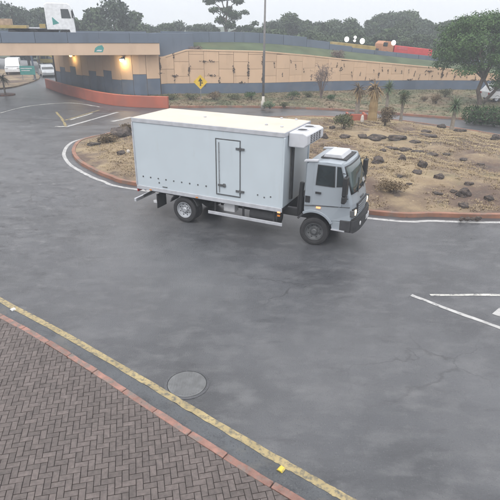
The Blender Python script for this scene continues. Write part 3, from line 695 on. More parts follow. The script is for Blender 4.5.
for px, ty, Y, k, lb in [(112, 0, 80, 1, 'large rounded dark tree standing behind the bridge'), (92, 6, 86, 0, 'rounded tree left of the largest one behind the bridge'), (126, 7, 88, 4, 'tree right of the largest one behind the bridge'), (100, 2, 94, 3, 'tall tree between the two rounded crowns behind the bridge'),
                         (72, 10, 84, 4, 'dark tree directly behind the white lorry cab on the bridge'), (30, 4, 86, 3, 'pointed tree left of the white lorry cab'), (38, 6, 92, 0, 'broad tree behind the gap between lorry and flatbed'), (20, 9, 88, 1, 'tree directly behind the flatbed load'), (2, 4, 84, 1, 'tree at the left edge behind the flatbed'), (-14, 5, 90, 0, 'tree cut by the left edge of the picture'), (54, 13, 98, 2, 'low tree furthest behind the white lorry'), (138, 12, 94, 3, 'slender tree at the right end of the bridge tree group')]:
    far_tree(px, ty, Y, k, lb, 'trees behind the bridge', 0, .78 if k == 3 else .9)
# sparse eucalyptus
ec = AT(226, 12, 88); eh = AT(226, -6, 88).z
eb_ = [(-2.6, 0, eh-1.0, 1.1, 1, .6), (-1.2, .4, eh-.5, 1.2, 1, .7), (.4, -.3, eh-.2, 1.3, 1, .8), (1.9, .2, eh-.9, 1.1, 1, .6), (-1.9, -.4, eh-2.3, 1.0, .9, .5), (.2, .3, eh-2.4, 1.2, 1.1, .7), (1.4, -.2, eh-3.1, 1.2, 1, .7), (3.0, .1, eh-2.6, .8, .8, .4), (-.9, .2, eh-3.8, 1.0, 1, .6), (.6, 0, eh-4.4, 1.1, 1, .7), (3.6, 0, eh-5.0, 1.2, 1, .6), (4.6, .2, eh-4.2, .8, .8, .4), (2.2, .3, eh-5.0, .8, .8, .4), (-1.6, .1, eh-5.3, .9, .8, .4)]
eu = thing('eucalyptus_tree', (ec.x, 88, 0), 0, 'tall sparse eucalyptus with open branches rising above the ramp', 'tree')
link('crown', leaf_cloud(eb_, 4200, .36, .2, 91, .2), leaf_far, eu)
m = MB(); m.tube([(0, 0, -.3), (.2, 0, 3), (-.1, 0, 6), (.3, 0, eh-1)], [.38, .3, .22, .06], 8)
for b in eb_: m.tube([(0, 0, min(eh-3, b[2]-1.6)), (b[0]*.5, b[1]*.5, b[2]-.7), (b[0], b[1], b[2])], [.12, .08, .02], 6)
m.build('trunk', bark, eu)
# acacia by the hedge
ap = G(480, 107); asc = 1.0
def az(py): return AT(480, py, ap.y).z
def ax(px): return AT(px, 60, ap.y).x-ap.x
ab2 = []
rr = random.Random(5)
for px, py, w_, h_ in [(466, 26, 2.0, 1.0), (482, 22, 2.2, 1.0), (497, 21, 2.2, 1.1), (455, 33, 1.5, .9), (448, 44, 1.3, .9), (445, 53, 1.0, .6), (460, 42, 1.6, 1), (452, 54, 1.6, .9), (466, 58, 1.7, .9), (478, 52, 1.3, .9), (448, 66, 1.1, .6), (461, 70, 1.2, .5), (476, 66, 1.3, .6), (492, 58, 1.6, .9), (504, 50, 1.8, 1.2), (508, 32, 2.0, 1.3), (500, 70, 1.4, .8), (490, 40, 1.2, .8), (470, 34, 1.2, .8), (515, 62, 1.6, 1), (510, 82, 1.1, .8), (497, 84, .9, .5), (440, 57, .8, .5), (454, 22, .9, .5)]:
    ab2.append((ax(px), rr.uniform(-1.6, 1.6), az(py), w_*.9, w_*.95, h_*.8))
tr = thing('acacia_tree', (ap.x, ap.y, .2), 0, 'broad green tree with a forked trunk behind the clipped hedge', 'tree')
ab2 = [(a, b, c-.2, d, e, f) for a, b, c, d, e, f in ab2]
link('crown', leaf_cloud(ab2, 26000, .165, .4, 12, .3), leaf_tree, tr)
zf = az(95)-.2
m = MB(); m.tube([(-.05, 0, -.3), (-.15, 0, .4), (-.45, .05, 1.2), (-.2, .1, 2.2), (.1, 0, 3.4), (.3, 0, 4.6)], [.26, .2, .17, .15, .1, .04], 10)
m.tube([(.15, 0, -.3), (.35, -.05, .4), (.95, -.1, 1.2), (1.5, 0, 2.0), (2.1, .1, 3.2)], [.2, .16, .13, .11, .04], 10)
for b in rr.sample(ab2, 14): m.tube([(-.1 if b[0] < 1 else 1.5, 0, 2.1), (b[0]*.55, b[1]*.5, b[2]-.5), b[:3]], [.1, .06, .015], 6)
m.build('trunk', bark, tr)
# hedge
h0_, h1_ = G(470, 121, .2), G(540, 128, .2); hd = (h1_-h0_); hl = hd.length
hg = thing('clipped_hedge', (h0_.x, h0_.y, .15), math.atan2(hd.y, hd.x), 'dark green clipped hedge at the right edge below the broad tree', 'hedge')
link('foliage', leaf_cloud([(k*.55, 0, .55, .6, .75, .62) for k in range(int(hl/.55))], 7000, .13, .4, 13, .75), leaf_hedge, hg)
m = MB(); m.box((hl/2, 0, .5), (hl, .8, .75)); m.build('inner_twigs', bark, hg)

def shrub(px, py, w_, h_, m, label, name='shrub', cat='shrub', n=700, sz=.09, z=None, group=None, shell=.3):
    c = G(px, py, .3 if z is None else z); c.z = max(isl_z(c.x, c.y), .2 if z is None else z)-.03
    r = random.Random(int(px*7+py)); bl_ = []
    for k in range(9):
        a = r.random()*6.28; q = r.uniform(.1, .6)*w_/2; s = w_*r.uniform(.16, .28)
        bl_.append((q*math.cos(a), q*math.sin(a)*.8, h_*r.uniform(.3, .72), s, s, h_*r.uniform(.2, .3)))
    t = thing(name, c, 0, label, cat, group)
    link('foliage', leaf_cloud(bl_, n, sz, .2, int(px), shell), m, t)
    mm = MB()
    for k in range(9):
        b = bl_[k]; mm.tube([(r.uniform(-.06, .06), r.uniform(-.06, .06), -.05), (b[0]*.5, b[1]*.5, b[2]*.6), b[:3]], [.022, .016, .006], 5)
    mm.build('stem', bark, t); return t
shrub(343, 132, 1.9, 1.15, leaf_olive, 'round olive shrub on the island beside the orange planter', n=1800)
shrub(110, 141, 1.5, .6, leaf_dry, 'dark dry scrub in front of the big boulder at the left tip of the island', n=900)
shrub(128, 134, 1.4, .7, leaf_dry, 'dark dry scrub between the boulders and the tail of the lorry box', n=900)
shrub(384, 129, 1.7, 1.35, leaf_dry, 'dense brown dry bush at the foot of the golden trunked palm', n=2000)
shrub(391, 190, 1.6, .5, leaf_dry, 'low spreading dark dry mat of scrub just right of the lorry cab', n=1100, sz=.07)
shrub(270, 108, 1.5, .7, leaf_agave, 'pale green bushy clump at the foot of the tall light pole', n=900, z=.2)
shrub(284, 107, 1.0, .5, leaf_olive, 'small green clump right of the tall light pole', n=500, z=.2)
shrub(436, 103, 1.5, .9, leaf_dry, 'rusty brown shrub left of the spiky plant near the wall', n=900, z=.25)
shrub(424, 101, 1.0, .5, leaf_dry, 'smaller brown shrub near the base of the wall on the right', n=500, z=.25)
shrub(209, 40, 1, 1, leaf_dry, 'x') if False else None
sh = shrub(331, 100, 1.2, .6, leaf_hedge, 'dark low shrub under the bare twiggy tree', n=700, z=.25)
for i, (px, w_, mt, lb) in enumerate([(172, 1.4, leaf_olive, 'first green shrub along the wall base, left of the yellow sign'), (190, 1.7, leaf_olive, 'low shrub against the blue wall base just left of the yellow sign'), (214, 1.8, leaf_dry, 'brownish low shrub against the blue wall base right of the yellow sign'), (234, 1.6, leaf_olive, 'olive low shrub against the wall base between sign and pole'), (252, 1.5, leaf_hedge, 'dark low shrub against the wall base just left of the pole'), (292, 1.8, leaf_hedge, 'dark low shrub against the wall base right of the pole'), (308, 1.5, leaf_olive, 'olive low shrub left of the bare twiggy tree'), (405, 1.6, leaf_hedge, 'dark low shrub at the wall base behind the palms'), (445, 1.8, leaf_olive, 'olive shrub at the wall base behind the rusty brown one')]):
    shrub(px, 99 if px < 300 else 96.5, w_, .55 + .15*(i % 3), mt, lb, n=600, z=.28, sz=.1)
# shrub hanging over the wall top
def perch(px, py, Y, w_, h_, label):
    c = AT(px, py, Y); t = thing('hanging_shrub', c, 0, label, 'shrub', 'dry shrubs on top of the retaining wall')
    bl_ = [(random.uniform(-.5, .5)*w_, random.uniform(-.2, .2), random.uniform(-.1, .7)*h_, w_*.28, .3, h_*.35) for k in range(7)]
    link('foliage', leaf_cloud(bl_, 700, .11, .2, int(px), .2), twig, t)
    mm = MB(); [mm.tube([(0, 0, -.15), b[:3]], [.02, .006], 5) for b in bl_]; mm.build('stem', bark, t)
perch(198, 51, 50.2, 1.3, .5, 'brown dry shrub spilling over the wall top above the yellow sign')
perch(338, 57, 53.9, 1.8, .9, 'larger purple brown dry shrub on the wall top behind the bare tree')
# bare twiggy tree in front of the wall
c = G(321, 98, .25); t = thing('bare_tree', c, 0, 'small bare twiggy purple brown tree in front of the beige wall', 'tree')
m = MB(); rr = random.Random(9); tips = []
for k in range(11):
    a = rr.random()*6.28; q = rr.uniform(.2, 1.15); h = rr.uniform(1.6, 3.0); p1 = (q*.35*math.cos(a), q*.35*math.sin(a), h*.5); p2 = (q*math.cos(a), q*math.sin(a), h)
    m.tube([(0, 0, -.1), p1, p2], [.05, .035, .012], 5)
    for j in range(9):
        b = Vector(p1).lerp(Vector(p2), rr.uniform(.2, 1)); e = b+Vector((rr.gauss(0, .35), rr.gauss(0, .35), rr.uniform(.05, .5))); m.tube([b, e], [.014, .005], 4, False); tips.append(e)
m.build('branches', twig, t)
link('twig_tips', leaf_cloud([(e.x, e.y, e.z, .2, .2, .16) for e in tips], 1500, .07, .1, 41, .1), twig, t)

# palms and yuccas
def frond(m, base, a, el, ln, wd_, droop, n=6):
    pts = []; p = Vector(base); d = Vector((math.cos(a)*math.cos(el), math.sin(a)*math.cos(el), math.sin(el)))
    for k in range(n+1):
        pts.append(p.copy()); p += d*ln/n; d = (d + Vector((0, 0, -droop/n))).normalized()
    sd = Vector((-math.sin(a), math.cos(a), 0)); vs = []
    for k, q in enumerate(pts):
        w_ = wd_*(1-(k/n)**1.6)*(.55+.45*min(1, k/1.5)); vs += [q-sd*w_/2+Vector((0, 0, w_*.18)), q+Vector((0, 0, -w_*.1)), q+sd*w_/2+Vector((0, 0, w_*.18))]
    m.add(vs, [(3*k, 3*k+3, 3*k+4, 3*k+1) for k in range(n)] + [(3*k+1, 3*k+4, 3*k+5, 3*k+2) for k in range(n)])
def palm(px, py, h, r0, heads, label, tm=pale_bark, skirt=0, z=None, name='palm', lean=0, cat='palm'):
    c = G(px, py, .4 if z is None else z); c.z = (isl_z(c.x, c.y) or .15) if z is None else z
    t = thing(name, c, 0, label, cat); r = random.Random(int(px*3+py))
    pts = [(lean*k/6*h*.2, 0, -.15 + (h+.15)*k/6) for k in range(7)]
    MB().tube(pts, [r0*(1.25-.35*k/6)*(1+.12*(k % 2)) for k in range(7)], 10).build('trunk', tm, t, smooth=False)
    top = Vector(pts[-1])
    if skirt:
        m = MB()
        for k in range(int(90*skirt)):
            z0 = h*r.uniform(1-.75*skirt, 1.0); frond(m, (top.x*z0/h + 0, 0, z0), r.random()*6.28, r.uniform(-1.1, -.2), r.uniform(.35, .7), .09, 1.6, 4)
        m.build('dead_fronds', leaf_gold, t)
    for k_, (nl, ln, wd_, mt, lo, hi, dr) in enumerate(heads):
        m = MB()
        for k in range(int(nl*1.7)): frond(m, top+Vector((0, 0, r.uniform(-.12, .08))), r.random()*6.28, r.uniform(lo, hi), 1.25*ln*r.uniform(.7, 1.15), wd_*1.2, dr*1.35*r.uniform(.6, 1.3))
        m.build('fronds', mt, t)
    return t
palm(357, 112, 1.9, .15, [(34, .75, .10, leaf_dry, -.4, 1.2, 1.4), (16, .6, .09, leaf_gold, -1., .2, 1.2)], 'brown headed palm with a ragged withered crown left of the golden trunk', skirt=.5)
palm(372, 120, 2.1, .26, [(30, .8, .11, leaf_gold, -.6, 1.1, 1.5), (14, .7, .1, leaf_dry, -.2, 1.3, 1.2)], 'thick golden trunked palm with drooping dead fronds', tm=leaf_gold, skirt=.85)
palm(386, 112, 2.0, .10, [(110, .55, .06, leaf_agave, -.9, 1.45, .4)], 'yucca with a round blue green head right of the golden palm', name='yucca', cat='yucca')
palm(401, 118, 1.6, .09, [(80, .48, .06, leaf_olive, -.8, 1.4, .5)], 'smaller yucca with a dull olive head beyond the palms', name='yucca', cat='yucca')
palm(452, 127, 1.55, .11, [(90, .6, .06, leaf_agave, -.8, 1.4, .6)], 'lone yucca with a pale trunk near the right rear of the island', name='yucca', cat='yucca')
palm(5.5, 95, 1.5, .07, [(26, .7, .09, leaf_olive, -.3, 1.2, 1.4)], 'small young palm by the road at the far left', z=.05)
c = G(5.5, 95); tag(MB().lathe([(.9, 0), (.9, .1), (.75, .13), (.01, .13)], c=(c.x, c.y, 0), n=24).build('planting_ring', isl_kerb), 'low round kerb ring around the small palm at far left', 'kerb ring')
# orange planter
c = G(357.5, 118, .45); pl = thing('planter', (c.x, c.y, isl_z(c.x, c.y)-.05), 0, 'low orange painted planter box between shrub and golden palm', 'planter')
MB().box((0, 0, .25), (1.35, .16, .5)).build('front_wall', red_wall_m, pl, bevel=.02); MB().box((-.6, .6, .24), (.15, 1.02, .48)).build('side_wall', red_wall_m, pl, bevel=.02); MB().box((.6, .6, .24), (.15, 1.02, .48)).build('side_wall', red_wall_m, pl, bevel=.02); MB().box((0, .6, .2), (1.04, 1.0, .36)).build('soil', rock_m, pl)
c = G(362, 122, .45); st = MB(); st.lathe([(.1, 0), (.12, .2), (.09, .42), (.05, .5)], n=8); o = st.build('white_marker_stone', pale_stone); o.location = (c.x, c.y, isl_z(c.x, c.y)-.05); tag(o, 'small pale upright stone in front of the orange planter', 'stone')

# rocks
def rock_mesh(seed, flat):
    bm = bmesh.new(); bmesh.ops.create_icosphere(bm, subdivisions=4, radius=.5); r = random.Random(seed); ph = [r.random()*6.28 for _ in range(9)]
    cuts = [(Vector((r.gauss(0, 1), r.gauss(0, 1), r.gauss(0, .8))).normalized(), r.uniform(.30, .42)) for _ in range(9)]
    for v in bm.verts:
        for nrm, d_ in cuts:
            e = v.co.dot(nrm)-d_
            if e > 0: v.co -= nrm*e*.85
        n_ = .035*math.sin(9*v.co.x+ph[0])*math.sin(8*v.co.y+ph[1]) + .03*math.sin(15*v.co.z+ph[2]+7*v.co.x) + .02*math.sin(23*v.co.y+ph[3]+11*v.co.z)
        n_ += .016*math.sin(37*v.co.x+ph[4]+19*v.co.y)*math.sin(31*v.co.z+ph[5]) + .012*math.sin(55*v.co.y+ph[6])*math.sin(49*v.co.x+ph[7]+20*v.co.z); v.co *= 1+n_*1.9; v.co.z *= flat
    me = bpy.data.meshes.new('rock'); bm.to_mesh(me); bm.free(); me.materials.append(rock_m); return me
RM = [rock_mesh(s_, f_) for s_, f_ in ((1, .8), (2, .7), (3, .55), (4, .9), (5, .45))]
rocks = [(466, 198, 17, 13, 0, 'largest rounded dark boulder on the dry grass at right'), (490, 203, 11, 8, 1, 'dark boulder at the right edge, right of the largest one'), (464, 212, 12, 8, 1, 'dark boulder nearest the orange kerb, in front of the largest one'), (470.5, 185, 11, 6, 4, 'dark rock just behind the largest boulder'),
 (454, 194, 8, 4, 2, 'small rock left of the largest boulder'), (438, 197, 11, 4, 4, 'flat dark stone lying alone left of the largest boulder'), (423, 167, 11, 10, 3, 'upright pointed rock in the middle of the island right of the cab'), (403, 161, 9, 8, 0, 'small round rock behind the pointed one'),
 (379.5, 163, 15, 11, 0, 'dark rounded rock right behind the windscreen'), (419, 172, 13, 5, 2, 'flat rock in front of the pointed one'), (441, 178, 12, 7, 1, 'low grey rock right of the flat one'), (378, 139, 20, 8, 2, 'broad flat boulder below the brown dry bush'), (363, 138, 11, 6, 1, 'rock left of the broad flat boulder'),
 (399, 141, 22, 7, 4, 'long low dark slab right of the broad flat boulder'), (430, 138, 20, 5, 4, 'long thin slab near the rear of the island'), (416, 142, 12, 4, 2, 'small slab between two long slabs'), (427, 132, 10, 4, 2, 'small stone behind the long thin slab'), (443, 128, 10, 6, 1, 'brown rock left of the lone yucca'),
 (462, 132, 15, 5, 4, 'flat rock right of the lone yucca'), (497, 140, 11, 8, 0, 'dark rock at the right edge by the rear road'), (392, 150, 14, 4, 4, 'first flat stone of the dark stone row'), (406, 151, 13, 4, 2, 'second flat stone of the dark stone row'), (419, 153, 14, 4, 4, 'third flat stone of the dark stone row'), (433, 154.5, 12, 4, 2, 'fourth flat stone of the dark stone row'), (447, 156, 11, 4, 4, 'fifth flat stone of the dark stone row'),
 (465, 161, 10, 3, 2, 'small dark stone right of the stone row'), (482, 165, 9, 3, 4, 'last dark stone towards the right edge'), (324, 139, 11, 9, 0, 'dark boulder beside the front corner of the box roof'), (345, 140, 12, 5, 2, 'low rock below the olive shrub'), (333, 129, 7, 4, 1, 'small rock left of the olive shrub'),
 (118, 138, 26, 15, 1, 'big dark boulder at the left tip of the island'), (103, 142, 12, 9, 0, 'smaller dark boulder in front of the big one at the left tip'), (93, 146, 14, 5, 4, 'low flat rock at the very left tip'), (121, 155, 10, 6, 1, 'dark rock left of the tail of the lorry box'), (129, 131, 12, 7, 0, 'dark boulder behind the big one at the left tip'), (400, 176, 8, 4, 2, 'flat stone behind the dry scrub mat'), (410, 185, 7, 3, 4, 'little stone right of the dry scrub mat'), (384, 151, 8, 4, 1, 'little rock under the broad flat boulder')]
for i, (px, py, w_, h_, k, lb) in enumerate(rocks):
    c = G(px, py, .35); z = isl_z(c.x, c.y); c = G(px, py, z); z = isl_z(c.x, c.y)
    dist = math.hypot(c.y, H_CAM); sc = w_*dist/F_PX
    vz = max(.12, h_*dist/F_PX*.95)
    o = bpy.data.objects.new('boulder', RM[k]); COL.objects.link(o)
    fl = (.8, .7, .55, .9, .45)[k]; kz = vz/fl/.9
    o.scale = (sc, sc*.85, kz); o.location = (c.x, c.y+sc*.3, z+vz*.12); o.rotation_euler = (0, 0, random.uniform(-.6, .6))
    tag(o, lb, 'rock', 'dark rocks on the island')
o = bpy.data.objects.new('white_stone', RM[3].copy()); COL.objects.link(o); o.data.materials.clear(); o.data.materials.append(pale_stone)
c = G(128.5, 153.5, .3); o.location = (c.x, c.y, isl_z(c.x, c.y)+.05); o.scale = (.2, .2, .22); tag(o, 'small white stone beside the tail of the lorry box', 'rock')
# broken kerb debris on the right
c = G(470, 219.5, .1); bd = thing('broken_kerb', (c.x, c.y, .02), 0, 'broken brown piece of kerb lying on the orange kerb line', 'debris')
for k in range(4):
    o = bpy.data.objects.new('fragment', RM[k]); COL.objects.link(o); o.parent = bd; o.location = (-.3+.2*k, random.uniform(-.05, .05), .1); o.scale = (.3, .16, .2); o.rotation_euler = (0, 0, random.random())
# dry grass tufts (uncountable)
def tufts(name, n, test, m, hmin, hmax, label, seed):
    r = random.Random(seed); vs = []; fs = []
    tries = 0; c_ = 0
    while c_ < n and tries < n*8:
        tries += 1; p = test(r)
        if p is None: continue
        c_ += 1; h = r.uniform(hmin, hmax)
        for k in range(6):
            a = r.random()*6.28; q = r.uniform(0, .10); bx, by = p[0]+q*math.cos(a), p[1]+q*math.sin(a); l_ = r.uniform(.8, 2.2)*h; w_ = .012+.012*r.random(); a2 = a+1.57
            b = len(vs); vs += [(bx-w_*math.cos(a2), by-w_*math.sin(a2), p[2]-.02), (bx+w_*math.cos(a2), by+w_*math.sin(a2), p[2]-.02), (bx+l_*math.cos(a), by+l_*math.sin(a), p[2]+h*r.uniform(.5, 1))]; fs.append((b, b+1, b+2))
    me = bpy.data.meshes.new(name); me.from_pydata(vs, [], fs); o = link(name, me, m); return tag(o, label, 'grass', kind='stuff')
def isl_test(r):
    x, y = r.uniform(-11, 19), r.uniform(16, 39); z = isl_z(x, y)
    if z < .13: return None
    v = math.sin(x*.55+.7)*math.cos(y*.6+1.1)+.5*math.sin(x*1.3+y*.9)+.35*math.sin(2.9*x-2.1*y)
    return (x, y, z) if v > -.35+r.uniform(-.4, .4) else None
tufts('dry_grass', 26000, isl_test, dryblade, .02, .07, 'short dry straw coloured grass covering the island', 3)
def ver_test(r):
    i = r.randrange(8, 80); t = r.random(); p = fr[i].lerp(bk[i], t); return (p.x+r.uniform(-.4, .4), p.y+r.uniform(-.3, .3), .14+.2*t)
tufts('verge_weeds', 9000, ver_test, verge_m, .05, .16, 'rough olive weeds growing on the verge below the wall', 4)

# ================================================================== POLE, SIGNS
c = G(263, 108, .15); ptop = AT(265.4, -8, c.y)
lp = thing('light_pole', (c.x, c.y, .1), 0, 'tall slender grey light pole reaching above the picture', 'light pole')
MB().lathe([(.19, 0), (.19, .5), (.12, .7), (.10, 1.0)], n=14).build('base_sleeve', pale_stone, lp, smooth=True)
MB().tube([(0, 0, .9), (0, 0, 5), (0, 0, 11.5)], [.10, .085, .055], 12).build('shaft', greypole, lp, smooth=True)
MB().tube([(0, 0, 11.4), (0, -.5, 11.9), (0, -1.4, 12.1)], [.05, .04, .035], 8).build('arm', greypole, lp); MB().box((0, -1.7, 12.08), (.22, .6, .12)).build('lamp_head', greypole, lp, bevel=.03)
c = G(201, 101, .2); sg = thing('warning_sign', (c.x, c.y, .15), 0, 'yellow diamond warning sign with a black arrow on a thin post', 'sign')
zc = AT(201.5, 82, c.y).z-.15
MB().tube([(0, .03, 0), (0, .03, zc+.4)], .03, 8).build('post', steel, sg)
q = .62; MB().prism([(-q, zc), (0, zc-q), (q, zc), (0, zc+q)], -.01, .01).build('panel', sign_y, sg)
m = MB(); m.box((0, -.0135, zc-.12), (.1, .003, .42)); m.add([(-.2, -.0135, zc+.05), (.2, -.0135, zc+.05), (0, -.0135, zc+.36)], [(0, 1, 2)]); m.box((.14, -.0135, zc-.08), (.16, .003, .08)); m.build('black_arrow', black_m, sg)
# turquoise direction board beyond the bridge
c = G(29, 80, .14); tb = thing('direction_board', (c.x, c.y, .14), .1, 'turquoise road board on two legs seen under the bridge', 'sign')
px_m = F_PX/math.hypot(c.y, 3)
MB().box((0, 0, 1.1), (1.75, .05, 1.0)).build('panel', teal_m, tb, bevel=.01)
MB().box((-.1, -.028, 1.32), (1.3, .004, .1)).build('lettering_bar', plate_m, tb); MB().box((-.2, -.028, 1.08), (1.0, .004, .1)).build('lettering_bar', plate_m, tb)
for s_ in (-.7, .7): MB().tube([(s_, .05, 0), (s_, .05, 1.6)], .035, 8).build('leg', steel, tb)
c = G(32.5, 80, .14); up = thing('underpass_post', (c.x, c.y+.8, .14), 0, 'dark upright post behind the turquoise board', 'post')
MB().tube([(0, 0, 0), (0, 0, 3.4)], .11, 10).build('shaft', navy_m, up); MB().box((0, 0, .05), (.4, .4, .1)).build('base_plate', steel, up)

# ================================================================== VEHICLES
def wheel(parent, loc, r, w_, rm, side=-1, lugs=True):
    """axle along local y; side -1: outer face towards -y"""
    t = bpy.data.objects.new('wheel', None); COL.objects.link(t); t.parent = parent; t.location = loc; t.empty_display_size = .1
    if side > 0: t.rotation_euler = (0, 0, math.pi)
    MB().lathe([(r*.62, -w_*.42), (r*.8, -w_*.5), (r*.94, -w_*.46), (r, -w_*.34), (r, w_*.34), (r*.94, w_*.46), (r*.62, w_*.5), (r*.6, w_*.4), (r*.6, -w_*.3), (r*.62, -w_*.42)], axis='y', n=36, caps=False).build('tyre', rubber, t, smooth=False)
    MB().lathe([(r*.63, -w_*.46), (r*.60, -w_*.46), (r*.55, -w_*.25), (r*.36, -w_*.12), (r*.30, -w_*.16), (r*.02, -w_*.16)], axis='y', n=32, caps=False).build('rim', rm, t)
    MB().lathe([(r*.2, -w_*.1), (r*.2, -w_*.38), (r*.14, -w_*.46), (r*.02, -w_*.47)], axis='y', n=16).build('hub', rm, t)
    if lugs:
        m = MB()
        for k in range(8): a = k*math.pi/4; m.lathe([(.018, -w_*.26), (.018, -w_*.16)], c=(r*.29*math.cos(a), 0, r*.29*math.sin(a)), axis='y', n=6)
        m.build('lug_nuts', dim_rim, t)
        m = MB()
        for k in range(8): a = (k+.5)*math.pi/4; m.lathe([(r*.06, -w_*.205), (r*.06, -w_*.19)], c=(r*.455*math.cos(a), 0, r*.455*math.sin(a)), axis='y', n=8)
        m.build('rim_holes', black_m, t)
    return t
YAW = -.4377; TO = Vector((-4.0852, 16.9542, 0)); TN = Vector((-math.sin(YAW), math.cos(YAW), 0)); TW = 2.35; LB_ = 5.606
tk = thing('box_truck', TO+TN*TW/2, YAW, 'white refrigerated box lorry with silver cab driving round the roundabout', 'truck')
h = TW/2
# --- box
bx_ = MB().box((LB_/2, 0, (1.10+3.40)/2), (LB_-.04, TW-.04, 2.30)).build('cargo_box', box_m, tk, bevel=.015)
m = MB()
MB().box((LB_/2, 0, 3.455), (LB_-.03, TW-.07, .09)).build('box_roof', roofw_m, tk, bevel=.02)
for s_ in (-1, 1): 
    MB().box((LB_/2, s_*(h-.012), 3.42), (LB_, .03, .14)).build('roof_rail', trim_m, tk, bevel=.012)
    MB().box((LB_/2, s_*(h-.008), 1.06), (LB_, .035, .14)).build('bottom_rail', trim_m, tk, bevel=.01)
for x_ in (.012, LB_-.012): MB().box((x_, 0, 3.42), (.03, TW-.06, .136)).build('end_rail', trim_m, tk, bevel=.01)
for s_ in (-1, 1):
    MB().box((LB_-.008, s_*(h-.03), 2.24), (.05, .09, 2.21)).build('corner_post', box_m, tk, bevel=.02)
    MB().box((.008, s_*(h-.03), 2.24), (.05, .09, 2.21)).build('corner_post', trim_m, tk, bevel=.015)
for s_ in (-1, 1):                                   # rear doors
    rd = MB().box((-.012, s_*(h/2-.03), 2.25), (.04, h-.1, 2.2)).build('rear_door', box_m, tk, bevel=.01)
    MB().tube([(-.05, s_*.3, 1.15), (-.05, s_*.3, 3.35)], .016, 8).build('lock_rod', steel, rd)
MB().box((LB_/2, 0, 1.04), (LB_-.1, TW-.12, .1)).build('box_floor', chassis_m, tk)
for px_, py_ in ((4.63, .87), (5.19, .79), (4.61, 2.2), (5.14, 2.2), (2.2, 1.2)):
    MB().lathe([(.05, 0), (.05, .03), (.03, .045), (.005, .045)], c=(px_, py_-h, 3.498), n=10).build('roof_plug', trim_m, tk)
yo = -h+.02                                          # near side face
m = MB()
for k in range(9): m.lathe([(.028, -.012), (.028, .004)], c=(.3+k*.32, yo, 1.475), axis='y', n=8)
for k, xx in enumerate((4.75, 4.98, 5.2)): m.lathe([(.025, -.012), (.025, .004)], c=(xx, yo, 1.45-.05*(k % 2)), axis='y', n=8)
m.lathe([(.03, -.012), (.03, .004)], c=(.97, yo, 1.33), axis='y', n=8)
m.build('rivets', dim_rim, tk)
MB().box((1.2, yo-.006, 1.2), (.2, .012, .03)).build('side_clip', dim_rim, tk)
# side door
dx0, dx1, dz0, dz1 = 3.26, 4.13, 1.27, 3.10
sd = MB().box(((dx0+dx1)/2, yo-.006, (dz0+dz1)/2), (dx1-dx0-.05, .02, dz1-dz0-.05)).build('side_door', box_m, tk, bevel=.006)
gk = MB()
for (cx, cz, wx, wz) in ((dx0, (dz0+dz1)/2, .03, dz1-dz0+.03), (dx1, (dz0+dz1)/2, .022, dz1-dz0+.022), ((dx0+dx1)/2, dz0, dx1-dx0-.03, .028), ((dx0+dx1)/2, dz1, dx1-dx0-.03, .028)): gk.box((cx, yo-.005, cz), (wx, .022, wz))
gk.build('door_gasket', dim_rim, sd)
MB().tube([(dx0+.12, yo-.04, dz0+.08), (dx0+.12, yo-.04, dz1-.1)], .013, 8).build('lock_rod', steel, sd)
m = MB().box((dx0+.22, yo-.045, dz0+.33), (.28, .03, .07)); m.box((dx0+.3, yo-.03, dz0+.33), (.08, .04, .12)); m.build('door_handle', dim_rim, sd, bevel=.006)
for z_ in (dz0+.2, dz1-.25): m = MB().box((dx1, yo-.025, z_), (.3, .03, .07)); m.tube([(dx1, yo-.03, z_-.07), (dx1, yo-.03, z_+.07)], .022, 8); m.build('hinge', dim_rim, sd, bevel=.006)
m = MB(); [m.lathe([(.014, -.03), (.014, .0)], c=(dx0+.12, yo-.015, dz0+.5+k*.3), axis='y', n=6) for k in range(4)]; m.build('rod_guides', dim_rim, sd)
# refrigeration unit
ru = MB().prism([(LB_+.004, 3.02), (LB_+.004, 3.46), (LB_+.46, 3.46), (LB_+.60, 3.40), (LB_+.60, 3.12), (LB_+.50, 3.02)], -.86, .72).build('refrigeration_unit', cabroof_m, tk, bevel=.03)
m = MB()
for k in range(5):
    for q in range(4): m.box((LB_+.604, -.50+.02+q*.26, 3.15+k*.052), (.012, .17, .026))
m.build('grille_slots', black_m, ru)
for y_ in (-.35, .28): MB().lathe([(.19, 0), (.19, .014), (.15, .016), (.15, .004)], c=(LB_+.26, y_, 3.459), n=20).build('fan_ring', trim_m, ru); MB().lathe([(.145, 0), (.145, .008)], c=(LB_+.26, y_, 3.459), n=20).build('fan_opening', black_m, ru)
MB().box((LB_+.05, -.55, 2.15), (.07, .14, 1.75)).build('hose_channel', chassis_m, tk, bevel=.01)
# --- chassis
for s_ in (-1, 1): MB().box((3.75, s_*.42, .80), (7.4, .08, .24)).build('chassis_rail', chassis_m, tk)
for k in range(9): MB().box((.25+k*.64, 0, .955), (.07, TW-.25, .07)).build('cross_member', chassis_m, tk)
for s_ in (-1, 1):
    MB().box((4.25, s_*(h-.06), .56), (2.72, .035, .11)).build('side_guard', trim_m, tk, bevel=.01)
    for x_ in (3.15, 4.2, 5.3): MB().box((x_, s_*(h-.11), .74), (.06, .05, .5)).build('guard_bracket', chassis_m, tk)
MB().lathe([(.02, -.5), (.27, -.5), (.28, -.45), (.28, .45), (.27, .5), (.02, .5)], c=(4.9, -.76, .68), axis='x', n=20).build('fuel_tank', chassis_m, tk)
MB().box((3.62, -.82, .78), (.42, .3, .3)).build('battery_box', plate_m, tk, bevel=.02); MB().box((3.55, .35, .78), (1.3, 1.2, .5)).build('tool_box', chassis_m, tk, bevel=.02)
m = MB().box((-.26, 0, .47), (.09, TW-.3, .12)); ub = m.build('rear_bumper', trim_m, tk, bevel=.01)
